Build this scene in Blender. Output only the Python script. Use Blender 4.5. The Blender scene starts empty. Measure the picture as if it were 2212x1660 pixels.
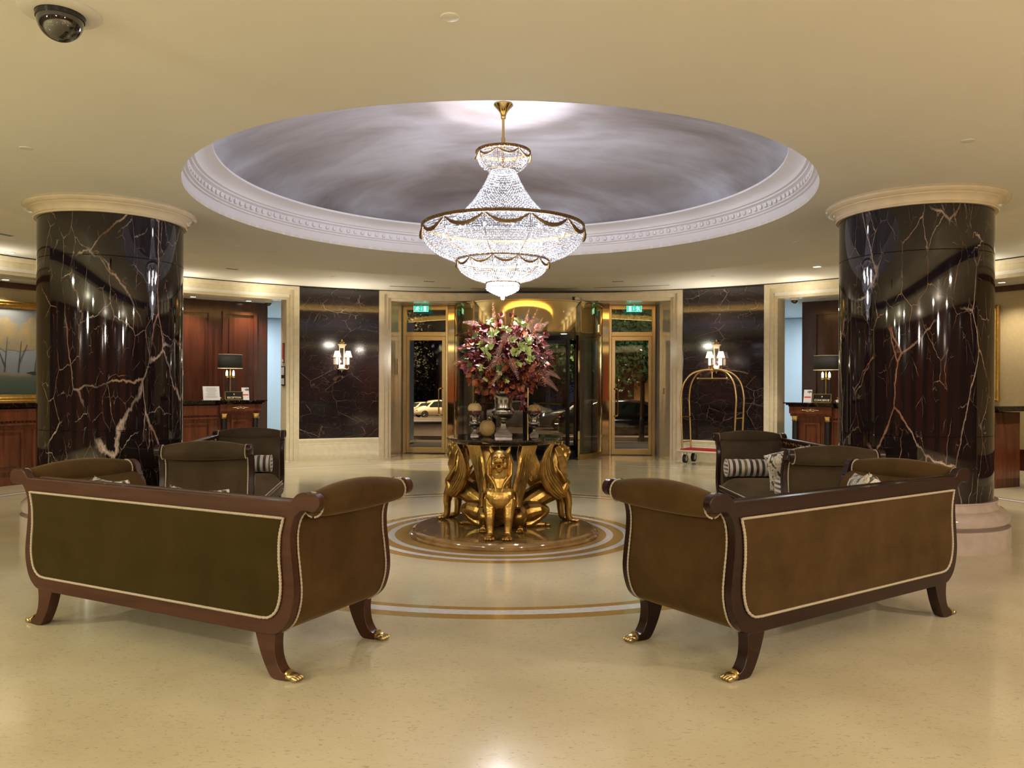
import bpy, bmesh, math, random
import numpy as np
from mathutils import Matrix, Vector, noise as mnoise

PI = math.pi
sin, cos, rad = math.sin, math.cos, math.radians
scene = bpy.context.scene
COL = scene.collection

# ------------------------------------------------------------------ camera
# world frame: origin on the floor under the chandelier, +Y towards the revolving door
CAM = Vector((0.51, -7.253, 1.35))
YAW = rad(3.24)
FPX, HOR, ROLL = 1698.4, 835.0, 0.0037
cam_data = bpy.data.cameras.new('camera')
cam_data.sensor_width = 36.0
cam_data.lens = 36.0 * FPX / 2212.0
cam_data.shift_y = (HOR - 830.0) / 2212.0
cam_data.clip_start = 0.05
cam_data.clip_end = 400
cam = bpy.data.objects.new('camera', cam_data)
COL.objects.link(cam)
cam.matrix_world = Matrix.Translation(CAM) @ Matrix.Rotation(YAW, 4, 'Z') @ Matrix.Rotation(PI / 2, 4, 'X') @ Matrix.Rotation(ROLL, 4, 'Z')
scene.camera = cam

# ------------------------------------------------------------------ view, sky, sampling
vs = scene.view_settings
vs.view_transform = 'Standard'
vs.look = 'None'
vs.exposure = 0.25
vs.gamma = 1.0
vs.use_curve_mapping = False
cy = scene.cycles
cy.use_denoising = True
cy.max_bounces = 7
cy.diffuse_bounces = 3
cy.glossy_bounces = 5
cy.transmission_bounces = 4
cy.transparent_max_bounces = 14
cy.caustics_reflective = False
cy.caustics_refractive = False
cy.sample_clamp_indirect = 3.0
cy.blur_glossy = 0.5
cy.use_adaptive_sampling = True
cy.adaptive_threshold = 0.03

world = bpy.data.worlds.new('night_sky')
scene.world = world
world.use_nodes = True
wn = world.node_tree.nodes
wn['Background'].inputs[0].default_value = (0.035, 0.045, 0.085, 1)
wn['Background'].inputs[1].default_value = 0.5

WARM = (1.0, 0.93, 0.77)
WARM_L = (1.0, 0.99, 0.78)      # greener tint for the added lobby lights on the left
WARM_R = (1.0, 0.87, 0.73)
AMBER = (1.0, 0.55, 0.12)
COOL = (0.93, 0.92, 1.0)


def lamp(name, kind, loc, power, color, size=0.1, rot=None, spot=None, blend=0.6, gloss=True):
    d = bpy.data.lights.new(name, kind)
    d.energy = power
    d.color = color
    if kind == 'AREA':
        d.shape = 'DISK'
        d.size = size
    else:
        d.shadow_soft_size = size
    if kind == 'SPOT':
        d.spot_size = spot
        d.spot_blend = blend
    o = bpy.data.objects.new(name, d)
    o.location = loc
    if rot:
        o.rotation_euler = rot
    COL.objects.link(o)
    return o


# chandelier lamps (inside the two lower bowls and the upper cone)
for i in range(6):
    a = 2 * PI * i / 6
    lamp('chandelier_lamp', 'POINT', (0.42 * cos(a), 0.42 * sin(a), 2.72), 19, COOL, 0.05)
lamp('chandelier_lamp', 'POINT', (0, 0, 2.46), 52, COOL, 0.08)
lamp('chandelier_downlight', 'SPOT', (0, 0, 2.42), 420, (1.0, 0.93, 0.90), 0.10, None, rad(112), 0.9)  # spot added inside the lower bowl to brighten the centre floor
lamp('chandelier_lamp', 'POINT', (0, 0, 3.30), 6, COOL, 0.05)
# upward spot added in the crown to brighten the dome apex
lamp('chandelier_uplight', 'SPOT', (0.0, 0.0, 3.34), 105, COOL, 0.06, (PI, 0, 0), rad(165), 0.8)
# unseen downlights added behind the camera to bounce light onto the ceiling
LOBBY_SPOTS = [(-6.6, -5.4), (6.4, -5.4), (-3.4, -9.4), (4.2, -9.4), (-7.2, -9.0), (7.4, -9.0)]
for (x, y) in LOBBY_SPOTS:
    lamp('lobby_downlight', 'AREA', (x, y, 2.90), 180, WARM_L if x < 0 else WARM_R, 0.35)
# unseen point lights added behind the camera to brighten the ceiling
for (x, y) in ((-4.6, -8.6), (5.2, -8.6), (0.4, -11.4)):
    lamp('lobby_globe', 'POINT', (x, y, 2.45), 235, WARM_L if x < 0 else WARM_R, 0.16)
# downlights over the outer ring
RING_SPOTS = [(6.38, -30.0), (6.38, 28.5), (6.38, 43.2), (6.38, -73.5), (6.34, 73.5), (6.35, -44.3)]
for (r, a) in RING_SPOTS:
    a = rad(a)
    lamp('ring_downlight', 'SPOT', (r * sin(a), r * cos(a), 3.13), 120, WARM, 0.04, None, rad(105), 0.7)
# upward spots without fittings, added to brighten the outer ceiling near the wall
for (r, z, a, p) in ((7.45, 2.25, 26, 34), (7.55, 2.75, 37, 9), (7.55, 2.75, 47, 9), (7.55, 2.75, 57, 9), (7.55, 2.75, 68, 9)):
    for s in (-1, 1):
        lamp('wall_uplight', 'SPOT', (r * sin(rad(s * a)), r * cos(rad(a)), z), p, (1.0, 0.92, 0.76), 0.12, (PI, 0, 0), rad(160), 0.8)
# spot washing the floor on the left of the table
lamp('floor_spot', 'SPOT', (-1.45, 6.25, 3.12), 300, (1.0, 0.88, 0.72), 0.03, None, rad(42), 0.35)
lamp('floor_spot', 'SPOT', (6.35, 2.6, 3.12), 150, (1.0, 0.90, 0.74), 0.03, None, rad(46), 0.35)


def pix(px, py, z=None, r=None, Y=None):
    """point where the photograph's pixel ray meets a height, the rotunda cylinder of radius r, or the plane y=Y"""
    x = (px - 1106.0) / FPX
    v = -(py - HOR) / FPX
    c, s = cos(ROLL), sin(ROLL)
    x, v = c * x - s * v, s * x + c * v
    ct, st = cos(YAW), sin(YAW)
    d = Vector((ct * x - st, st * x + ct, v))
    if r is not None:
        a = d.x ** 2 + d.y ** 2
        b = 2 * (CAM.x * d.x + CAM.y * d.y)
        q = CAM.x ** 2 + CAM.y ** 2 - r * r
        t = (-b + math.sqrt(b * b - 4 * a * q)) / (2 * a)
    elif Y is not None:
        t = (Y - CAM.y) / d.y
    else:
        t = (z - CAM.z) / d.z
    return CAM + d * t


# ------------------------------------------------------------------ materials
MATS = {}


def nodes_of(name):
    m = bpy.data.materials.new(name)
    m.use_nodes = True
    nt = m.node_tree
    b = nt.nodes['Principled BSDF']
    MATS[name] = m
    return m, nt, b


def N(nt, kind, **kw):
    n = nt.nodes.new(kind)
    for k, v in kw.items():
        if k in n.inputs:
            n.inputs[k].default_value = v
        else:
            setattr(n, k, v)
    return n


def L(nt, a, b):
    nt.links.new(a, b)


def ramp(nt, stops, interp='LINEAR'):
    r = nt.nodes.new('ShaderNodeValToRGB')
    r.color_ramp.interpolation = interp
    e = r.color_ramp.elements
    while len(e) < len(stops):
        e.new(0.5)
    for i, (p, c) in enumerate(stops):
        e[i].position = p
        e[i].color = (*c, 1) if len(c) == 3 else c
    return r


def plain(name, col, rough=0.5, metal=0.0, bump=0.0, bscale=40.0, var=0.0, vscale=4.0, coat=0.0, sheen=0.0, spec=0.5, col2=None):
    m, nt, b = nodes_of(name)
    b.inputs['Base Color'].default_value = (*col, 1)
    b.inputs['Roughness'].default_value = rough
    b.inputs['Metallic'].default_value = metal
    b.inputs['Coat Weight'].default_value = coat
    b.inputs['Coat Roughness'].default_value = 0.05
    b.inputs['Sheen Weight'].default_value = sheen
    b.inputs['Sheen Roughness'].default_value = 0.4
    b.inputs['Specular IOR Level'].default_value = spec
    tc = None
    if var or bump:
        tc = N(nt, 'ShaderNodeTexCoord')
    if var:
        n = N(nt, 'ShaderNodeTexNoise', Scale=vscale, Detail=5.0)
        L(nt, tc.outputs['Object'], n.inputs['Vector'])
        c2 = col2 or tuple(c * (1 - var) for c in col)
        r = ramp(nt, [(0.3, c2), (0.7, col)])
        L(nt, n.outputs['Fac'], r.inputs[0])
        L(nt, r.outputs[0], b.inputs['Base Color'])
    if bump:
        n = N(nt, 'ShaderNodeTexNoise', Scale=bscale, Detail=4.0)
        L(nt, tc.outputs['Object'], n.inputs['Vector'])
        bp = N(nt, 'ShaderNodeBump', Strength=bump, Distance=0.01)
        L(nt, n.outputs['Fac'], bp.inputs['Height'])
        L(nt, bp.outputs[0], b.inputs['Normal'])
    return m


def glow(name, col, strength):
    m, nt, b = nodes_of(name)
    b.inputs['Base Color'].default_value = (*col, 1)
    b.inputs['Emission Color'].default_value = (*col, 1)
    b.inputs['Emission Strength'].default_value = strength
    return m


def black_marble(name, scale=1.0, amount=1.0, tall=0.45, rough=0.03, base=(0.010, 0.006, 0.006), vein=(0.48, 0.37, 0.29)):
    """near-black stone with thin wandering cream and rust veins"""
    m, nt, b = nodes_of(name)
    tc = N(nt, 'ShaderNodeTexCoord')
    mp = N(nt, 'ShaderNodeMapping')
    mp.inputs['Scale'].default_value = (scale, scale, scale * tall)
    mp.inputs['Rotation'].default_value = (0.25, 0.35, 0.2)
    L(nt, tc.outputs['Object'], mp.inputs[0])
    nz = N(nt, 'ShaderNodeTexNoise', Scale=2.2, Detail=6.0, Roughness=0.6)
    L(nt, mp.outputs[0], nz.inputs['Vector'])
    add = N(nt, 'ShaderNodeMix', data_type='VECTOR')
    add.inputs[0].default_value = 0.15
    L(nt, mp.outputs[0], add.inputs[4])
    L(nt, nz.outputs['Color'], add.inputs[5])
    total = None
    for (sc, w, thr, gain) in ((2.1, 0.011, 0.46, 1.0), (4.8, 0.009, 0.44, 0.8), (11.0, 0.012, 0.50, 0.45)):
        v = N(nt, 'ShaderNodeTexVoronoi', feature='DISTANCE_TO_EDGE', Scale=sc)
        L(nt, add.outputs[1], v.inputs['Vector'])
        line = N(nt, 'ShaderNodeMapRange')
        line.inputs['From Min'].default_value = 0.0
        line.inputs['From Max'].default_value = w
        line.inputs['To Min'].default_value = 1.0
        line.inputs['To Max'].default_value = 0.0
        L(nt, v.outputs['Distance'], line.inputs['Value'])
        mk = N(nt, 'ShaderNodeTexNoise', Scale=sc * 1.1, Detail=3.0)
        L(nt, mp.outputs[0], mk.inputs['Vector'])
        mr = N(nt, 'ShaderNodeMapRange')
        mr.inputs['From Min'].default_value = thr
        mr.inputs['From Max'].default_value = thr + 0.13
        L(nt, mk.outputs['Fac'], mr.inputs['Value'])
        mu = N(nt, 'ShaderNodeMath', operation='MULTIPLY')
        L(nt, line.outputs[0], mu.inputs[0])
        L(nt, mr.outputs[0], mu.inputs[1])
        mg = N(nt, 'ShaderNodeMath', operation='MULTIPLY')
        mg.inputs[1].default_value = gain * amount
        L(nt, mu.outputs[0], mg.inputs[0])
        if total is None:
            total = mg
        else:
            mx = N(nt, 'ShaderNodeMath', operation='MAXIMUM')
            L(nt, total.outputs[0], mx.inputs[0])
            L(nt, mg.outputs[0], mx.inputs[1])
            total = mx
    hue = N(nt, 'ShaderNodeTexNoise', Scale=3.0)
    L(nt, mp.outputs[0], hue.inputs['Vector'])
    vr = ramp(nt, [(0.38, (vein[0] * 0.7, vein[1] * 0.42, vein[2] * 0.3)), (0.55, vein)])
    L(nt, hue.outputs['Fac'], vr.inputs[0])
    mix = N(nt, 'ShaderNodeMix', data_type='RGBA')
    mix.inputs[6].default_value = (*base, 1)
    L(nt, total.outputs[0], mix.inputs[0])
    L(nt, vr.outputs[0], mix.inputs[7])
    L(nt, mix.outputs[2], b.inputs['Base Color'])
    b.inputs['Roughness'].default_value = rough
    b.inputs['Specular IOR Level'].default_value = 0.6
    return m


def wood(name, c1, c2, rough=0.25, scale=1.0, coat=0.3, axis='Z', spec=0.5):
    m, nt, b = nodes_of(name)
    tc = N(nt, 'ShaderNodeTexCoord')
    mp = N(nt, 'ShaderNodeMapping')
    s = [9.0 * scale] * 3
    s['XYZ'.index(axis)] = 0.9 * scale
    mp.inputs['Scale'].default_value = s
    L(nt, tc.outputs['Object'], mp.inputs[0])
    n = N(nt, 'ShaderNodeTexNoise', Scale=1.6, Detail=7.0, Distortion=1.1)
    L(nt, mp.outputs[0], n.inputs['Vector'])
    r = ramp(nt, [(0.28, c2), (0.72, c1)])
    L(nt, n.outputs['Fac'], r.inputs[0])
    L(nt, r.outputs[0], b.inputs['Base Color'])
    b.inputs['Roughness'].default_value = rough
    b.inputs['Coat Weight'].default_value = coat
    b.inputs['Coat Roughness'].default_value = 0.08
    b.inputs['Specular IOR Level'].default_value = spec
    return m


def velvet(name, c1, c2):
    m, nt, b = nodes_of(name)
    tc = N(nt, 'ShaderNodeTexCoord')
    n = N(nt, 'ShaderNodeTexNoise', Scale=3.5, Detail=6.0, Roughness=0.65)
    L(nt, tc.outputs['Object'], n.inputs['Vector'])
    r = ramp(nt, [(0.32, c2), (0.68, c1)])
    L(nt, n.outputs['Fac'], r.inputs[0])
    L(nt, r.outputs[0], b.inputs['Base Color'])
    b.inputs['Roughness'].default_value = 0.85
    b.inputs['Specular IOR Level'].default_value = 0.08
    b.inputs['Sheen Weight'].default_value = 0.22
    b.inputs['Sheen Roughness'].default_value = 0.35
    b.inputs['Sheen Tint'].default_value = (0.75, 0.52, 0.22, 1)
    f = N(nt, 'ShaderNodeTexNoise', Scale=220.0, Detail=2.0)
    L(nt, tc.outputs['Object'], f.inputs['Vector'])
    bp = N(nt, 'ShaderNodeBump', Strength=0.15, Distance=0.003)
    L(nt, f.outputs['Fac'], bp.inputs['Height'])
    L(nt, bp.outputs[0], b.inputs['Normal'])
    return m


def thin_glass(name, tint=(1, 1, 1), refl=0.06, rough=0.0, edge=0.5):
    m = bpy.data.materials.new(name)
    m.use_nodes = True
    nt = m.node_tree
    nt.nodes.clear()
    out = N(nt, 'ShaderNodeOutputMaterial')
    tr = N(nt, 'ShaderNodeBsdfTransparent')
    tr.inputs[0].default_value = (*tint, 1)
    gl = N(nt, 'ShaderNodeBsdfGlossy', Roughness=rough)
    lw = N(nt, 'ShaderNodeLayerWeight', Blend=0.35)
    mr = N(nt, 'ShaderNodeMapRange')
    mr.inputs['To Min'].default_value = refl
    mr.inputs['To Max'].default_value = edge
    L(nt, lw.outputs['Fresnel'], mr.inputs['Value'])
    mx = N(nt, 'ShaderNodeMixShader')
    L(nt, mr.outputs[0], mx.inputs[0])
    L(nt, tr.outputs[0], mx.inputs[1])
    L(nt, gl.outputs[0], mx.inputs[2])
    L(nt, mx.outputs[0], out.inputs[0])
    MATS[name] = m
    return m


def floor_material():
    m, nt, b = nodes_of('floor_marble')
    tc = N(nt, 'ShaderNodeTexCoord')
    sep = N(nt, 'ShaderNodeSeparateXYZ')
    L(nt, tc.outputs['Object'], sep.inputs[0])
    cx = N(nt, 'ShaderNodeCombineXYZ')
    L(nt, sep.outputs[0], cx.inputs[0])
    L(nt, sep.outputs[1], cx.inputs[1])
    ln = N(nt, 'ShaderNodeVectorMath', operation='LENGTH')
    L(nt, cx.outputs[0], ln.inputs[0])
    dv = N(nt, 'ShaderNodeMath', operation='DIVIDE')
    dv.inputs[1].default_value = 8.0
    L(nt, ln.outputs['Value'], dv.inputs[0])
    brown = (0.38, 0.225, 0.065)
    white = (0.70, 0.68, 0.68)
    none = (0, 0, 0, 0)
    B, W = (*brown, 1), (*white, 1)
    dark = (0.14, 0.085, 0.04, 1)
    stops = [(0.0, B), (0.955, W), (1.01, B), (1.125, W), (1.18, B), (1.255, none),
             (2.44, B), (2.525, W), (2.62, B), (2.70, none),
             (6.40, dark), (6.425, W), (6.54, dark), (6.565, none)]
    r = ramp(nt, [(p / 8.0, c) for p, c in stops], 'CONSTANT')
    L(nt, dv.outputs[0], r.inputs[0])
    # cream stone: soft clouds plus short dark flecks
    n1 = N(nt, 'ShaderNodeTexNoise', Scale=1.3, Detail=6.0)
    L(nt, tc.outputs['Object'], n1.inputs['Vector'])
    cr = ramp(nt, [(0.3, (0.50, 0.42, 0.27)), (0.7, (0.61, 0.53, 0.36))])
    L(nt, n1.outputs['Fac'], cr.inputs[0])
    mp = N(nt, 'ShaderNodeMapping')
    mp.inputs['Scale'].default_value = (17, 46, 17)
    mp.inputs['Rotation'].default_value = (0, 0, 0.25)
    L(nt, tc.outputs['Object'], mp.inputs[0])
    n2 = N(nt, 'ShaderNodeTexNoise', Scale=1.8, Detail=4.0, Roughness=0.7, Distortion=1.2)
    L(nt, mp.outputs[0], n2.inputs['Vector'])
    fr = N(nt, 'ShaderNodeMapRange')
    fr.inputs['From Min'].default_value = 0.585
    fr.inputs['From Max'].default_value = 0.66
    fr.inputs['To Max'].default_value = 0.6
    L(nt, n2.outputs['Fac'], fr.inputs['Value'])
    mx = N(nt, 'ShaderNodeMix', data_type='RGBA')
    L(nt, fr.outputs[0], mx.inputs[0])
    L(nt, cr.outputs[0], mx.inputs[6])
    mx.inputs[7].default_value = (0.26, 0.18, 0.09, 1)
    fin = N(nt, 'ShaderNodeMix', data_type='RGBA')
    L(nt, r.outputs['Alpha'], fin.inputs[0])
    L(nt, mx.outputs[2], fin.inputs[6])
    n3 = N(nt, 'ShaderNodeTexNoise', Scale=30.0, Detail=3.0)
    L(nt, tc.outputs['Object'], n3.inputs['Vector'])
    vr = ramp(nt, [(0.3, (0.8, 0.8, 0.8)), (0.7, (1.1, 1.1, 1.1))])
    L(nt, n3.outputs['Fac'], vr.inputs[0])
    ml = N(nt, 'ShaderNodeMix', data_type='RGBA', blend_type='MULTIPLY')
    ml.inputs[0].default_value = 0.6
    L(nt, r.outputs['Color'], ml.inputs[6])
    L(nt, vr.outputs[0], ml.inputs[7])
    L(nt, ml.outputs[2], fin.inputs[7])
    L(nt, fin.outputs[2], b.inputs['Base Color'])
    b.inputs['Roughness'].default_value = 0.13
    b.inputs['Specular IOR Level'].default_value = 0.45
    nb = N(nt, 'ShaderNodeTexNoise', Scale=3.0, Detail=2.0)
    L(nt, tc.outputs['Object'], nb.inputs['Vector'])
    bp = N(nt, 'ShaderNodeBump', Strength=0.04, Distance=0.01)
    L(nt, nb.outputs['Fac'], bp.inputs['Height'])
    L(nt, bp.outputs[0], b.inputs['Normal'])
    return m


floor_material()
plain('ceiling_paint', (0.82, 0.80, 0.74), 0.75, var=0.05, vscale=0.8)
plain('ceiling_paint_outer', (0.86, 0.83, 0.74), 0.7, var=0.04)
plain('white_plaster', (0.86, 0.85, 0.90), 0.55)
plain('cream_stone', (0.80, 0.72, 0.52), 0.22, var=0.12, vscale=14, bump=0.02, bscale=60)
plain('cream_marble', (0.76, 0.65, 0.47), 0.12, var=0.12, vscale=9)
plain('pink_marble', (0.47, 0.37, 0.31), 0.12, var=0.2, vscale=9)
black_marble('pillar_marble', 1.15, 1.0, 0.38, rough=0.035)
black_marble('panel_marble', 1.0, 0.55, 1.6, rough=0.06, base=(0.016, 0.011, 0.013), vein=(0.42, 0.34, 0.27))
black_marble('table_marble', 3.0, 0.9, 1.0, rough=0.03)
wood('mahogany', (0.095, 0.028, 0.013), (0.045, 0.012, 0.006), 0.28)
wood('sofa_wood', (0.064, 0.023, 0.009), (0.036, 0.012, 0.005), 0.42, scale=1.2, axis='X', coat=0.05, spec=0.25)
wood('sofa_wood_dark', (0.022, 0.006, 0.004), (0.013, 0.004, 0.003), 0.28, scale=1.2, axis='X', coat=0.1, spec=0.3)
wood('panel_wood', (0.092, 0.024, 0.010), (0.050, 0.012, 0.006), 0.22, scale=0.5, coat=0.4)
wood('desk_wood', (0.15, 0.040, 0.015), (0.06, 0.015, 0.006), 0.25, scale=0.8)
velvet('velvet_brown', (0.074, 0.040, 0.013), (0.042, 0.021, 0.006))
velvet('velvet_green', (0.036, 0.024, 0.005), (0.024, 0.015, 0.002))
velvet('velvet_tan', (0.068, 0.038, 0.013), (0.038, 0.020, 0.006))
velvet('velvet_taupe', (0.058, 0.039, 0.022), (0.034, 0.022, 0.011))
plain('braid', (0.42, 0.34, 0.24), 0.8, bump=0.6, bscale=160)
plain('brass_paw', (0.55, 0.42, 0.20), 0.35, 1.0, bump=0.3, bscale=60)
plain('gold_mirror', (0.72, 0.56, 0.30), 0.05, 1.0, bump=0.02, bscale=3)
plain('gold_satin', (0.60, 0.42, 0.19), 0.24, 1.0, bump=0.04, bscale=30)
plain('gilded', (0.66, 0.43, 0.13), 0.32, 1.0, bump=0.25, bscale=55, var=0.35, vscale=12, col2=(0.34, 0.19, 0.045))
plain('polished_brass', (0.85, 0.62, 0.24), 0.12, 1.0)
plain('cart_brass', (0.80, 0.58, 0.25), 0.26, 1.0)
plain('antique_gold', (0.27, 0.17, 0.075), 0.45, 1.0, bump=0.6, bscale=120)
plain('silver', (0.55, 0.51, 0.45), 0.2, 1.0, var=0.35, vscale=20)
plain('ivory_metal', (0.70, 0.60, 0.44), 0.3, 0.0)
plain('black_metal', (0.015, 0.014, 0.014), 0.3, 0.3)
plain('black_shade', (0.020, 0.019, 0.018), 0.7, bump=0.2, bscale=150)
plain('black_plastic', (0.012, 0.012, 0.012), 0.2)
plain('white_plastic', (0.72, 0.70, 0.64), 0.4)
plain('smoked_dome', (0.020, 0.018, 0.016), 0.04, spec=0.9, coat=0.6)
plain('red_carpet', (0.38, 0.010, 0.014), 0.95, bump=0.5, bscale=300)
plain('rubber', (0.02, 0.02, 0.02), 0.6)
plain('steel', (0.55, 0.55, 0.55), 0.3, 1.0)
plain('wallpaper', (0.44, 0.34, 0.18), 0.8, bump=0.15, bscale=120, var=0.08, vscale=20)
plain('corridor_paint', (0.66, 0.76, 0.84), 0.6)
plain('paper', (0.70, 0.68, 0.68), 0.7)
plain('ink', (0.05, 0.05, 0.06), 0.6)
plain('print_red', (0.62, 0.06, 0.03), 0.5)
plain('pumpkin_skin', (0.62, 0.44, 0.19), 0.55, var=0.2, vscale=18, bump=0.1)
plain('melon_skin', (0.40, 0.26, 0.09), 0.6, var=0.2, vscale=30, bump=0.15)
plain('stem_brown', (0.12, 0.08, 0.04), 0.7)
plain('leaf_burgundy', (0.19, 0.030, 0.042), 0.32, var=0.5, vscale=25)
plain('leaf_rust', (0.40, 0.105, 0.035), 0.4, var=0.6, vscale=15, col2=(0.09, 0.016, 0.010))
plain('leaf_dark', (0.055, 0.009, 0.008), 0.5)
plain('leaf_pink', (0.34, 0.085, 0.11), 0.35, var=0.4, vscale=20)
plain('flower_green', (0.62, 0.72, 0.30), 0.5, var=0.3, vscale=20, col2=(0.36, 0.48, 0.14))
plain('leaf_green', (0.10, 0.15, 0.035), 0.5, var=0.4, vscale=12)
plain('fern_pink', (0.52, 0.29, 0.24), 0.7)
plain('plume_orange', (0.40, 0.14, 0.045), 0.7)
plain('car_white', (0.62, 0.54, 0.40), 0.2, coat=0.8)
plain('car_black', (0.010, 0.010, 0.012), 0.08, coat=1.0)
plain('car_silver', (0.20, 0.22, 0.25), 0.2, 0.5, coat=0.8)
plain('car_glass', (0.02, 0.03, 0.03), 0.04, spec=0.8)
plain('alloy', (0.45, 0.45, 0.45), 0.25, 1.0)
plain('asphalt', (0.075, 0.055, 0.04), 0.55, var=0.3, vscale=2, bump=0.3, bscale=60)
plain('pavement', (0.22, 0.16, 0.11), 0.5, var=0.3, vscale=3, bump=0.3, bscale=40)
plain('street_facade', (0.50, 0.30, 0.10), 0.8, var=0.2)
plain('tree_bark', (0.06, 0.045, 0.03), 0.9, bump=0.6, bscale=30)
plain('tree_leaf', (0.09, 0.22, 0.06), 0.6, var=0.5, vscale=3)
plain('tree_leaf_dark', (0.040, 0.038, 0.014), 0.7, var=0.5, vscale=2)
thin_glass('door_glass', (0.90, 0.88, 0.84), 0.05, 0.0, 0.55)
thin_glass('drum_glass', (0.86, 0.84, 0.80), 0.06, 0.0, 0.6)
thin_glass('mirror_gold_glass', (0.25, 0.2, 0.12), 0.75, 0.01, 0.9)
glow('bulb', (1.0, 0.95, 0.88), 14.0)
glow('warm_bulb', (1.0, 0.80, 0.50), 9.0)
glow('downlight_glow', (1.0, 0.90, 0.72), 6.0)
glow('cove_amber', (1.0, 0.64, 0.20), 9.0)
glow('cove_white', (0.90, 0.92, 1.0), 3.0)
glow('exit_green', (0.05, 0.50, 0.36), 0.9)
glow('exit_white', (0.55, 1.0, 0.90), 1.0)
glow('lit_window', (1.0, 0.55, 0.2), 3.0)
glow('headlamp', (0.8, 0.9, 1.0), 3.0)
glow('tail_lamp', (1.0, 0.04, 0.02), 2.5)


def shade_material():
    m, nt, b = nodes_of('lamp_shade')
    b.inputs['Base Color'].default_value = (0.86, 0.78, 0.62, 1)
    b.inputs['Roughness'].default_value = 0.8
    b.inputs['Emission Color'].default_value = (1.0, 0.83, 0.58, 1)
    b.inputs['Emission Strength'].default_value = 1.6
    return m


shade_material()


def crystal_material(name, tint):
    """cut-glass beads: each bead catches the lamps differently, with sharp highlights"""
    m = bpy.data.materials.new(name)
    m.use_nodes = True
    nt = m.node_tree
    nt.nodes.clear()
    out = N(nt, 'ShaderNodeOutputMaterial')
    geo = N(nt, 'ShaderNodeNewGeometry')
    tl = N(nt, 'ShaderNodeBsdfTranslucent')
    df = N(nt, 'ShaderNodeBsdfDiffuse')
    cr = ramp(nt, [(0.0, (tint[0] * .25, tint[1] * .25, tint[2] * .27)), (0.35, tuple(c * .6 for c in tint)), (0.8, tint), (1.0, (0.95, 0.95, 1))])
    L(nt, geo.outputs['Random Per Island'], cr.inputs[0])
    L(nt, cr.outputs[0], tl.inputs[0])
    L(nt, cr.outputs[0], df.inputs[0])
    gl = N(nt, 'ShaderNodeBsdfGlossy', Roughness=0.05)
    tr = N(nt, 'ShaderNodeBsdfTransparent')
    m1 = N(nt, 'ShaderNodeMixShader')
    m1.inputs[0].default_value = 0.3
    m2 = N(nt, 'ShaderNodeMixShader')
    m2.inputs[0].default_value = 0.35
    m3 = N(nt, 'ShaderNodeMixShader')
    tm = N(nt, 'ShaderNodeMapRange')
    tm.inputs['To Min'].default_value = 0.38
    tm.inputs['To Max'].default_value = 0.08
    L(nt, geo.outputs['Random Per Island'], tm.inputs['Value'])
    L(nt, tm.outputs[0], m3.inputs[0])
    L(nt, tl.outputs[0], m1.inputs[1])
    L(nt, df.outputs[0], m1.inputs[2])
    L(nt, m1.outputs[0], m2.inputs[1])
    L(nt, gl.outputs[0], m2.inputs[2])
    L(nt, m2.outputs[0], m3.inputs[1])
    L(nt, tr.outputs[0], m3.inputs[2])
    L(nt, m3.outputs[0], out.inputs[0])
    MATS[name] = m


crystal_material('crystal', (0.56, 0.58, 0.64))


def stripe_material(name, axis, period):
    m, nt, b = nodes_of(name)
    tc = N(nt, 'ShaderNodeTexCoord')
    sep = N(nt, 'ShaderNodeSeparateXYZ')
    L(nt, tc.outputs['Object'], sep.inputs[0])
    dv = N(nt, 'ShaderNodeMath', operation='MULTIPLY')
    dv.inputs[1].default_value = 1.0 / period
    L(nt, sep.outputs['XYZ'.index(axis)], dv.inputs[0])
    fr = N(nt, 'ShaderNodeMath', operation='FRACT')
    L(nt, dv.outputs[0], fr.inputs[0])
    W = (0.52, 0.43, 0.36)
    stops = []
    n = 4
    darks = [(0.010, 0.008, 0.010), (0.12, 0.10, 0.035), (0.022, 0.030, 0.014), (0.035, 0.010, 0.010)]
    for i in range(n):
        stops.append((i / n, W))
        stops.append((i / n + 0.5 / n, darks[i]))
    r = ramp(nt, stops, 'CONSTANT')
    L(nt, fr.outputs[0], r.inputs[0])
    L(nt, r.outputs[0], b.inputs['Base Color'])
    b.inputs['Roughness'].default_value = 0.6
    b.inputs['Sheen Weight'].default_value = 0.3


stripe_material('stripe_fabric', 'X', 0.235)
stripe_material('stripe_end', 'Z', 0.155)


def leaf_print():
    m, nt, b = nodes_of('leaf_print')
    tc = N(nt, 'ShaderNodeTexCoord')
    n = N(nt, 'ShaderNodeTexNoise', Scale=9.0, Detail=3.0, Distortion=2.5)
    L(nt, tc.outputs['Object'], n.inputs['Vector'])
    r = ramp(nt, [(0.0, (0.04, 0.045, 0.02)), (0.42, (0.04, 0.045, 0.02)), (0.47, (0.60, 0.53, 0.44)), (0.56, (0.60, 0.53, 0.44)), (0.59, (0.22, 0.14, 0.05)), (0.63, (0.58, 0.50, 0.42))])
    L(nt, n.outputs['Fac'], r.inputs[0])
    L(nt, r.outputs[0], b.inputs['Base Color'])
    b.inputs['Roughness'].default_value = 0.6


leaf_print()


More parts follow.
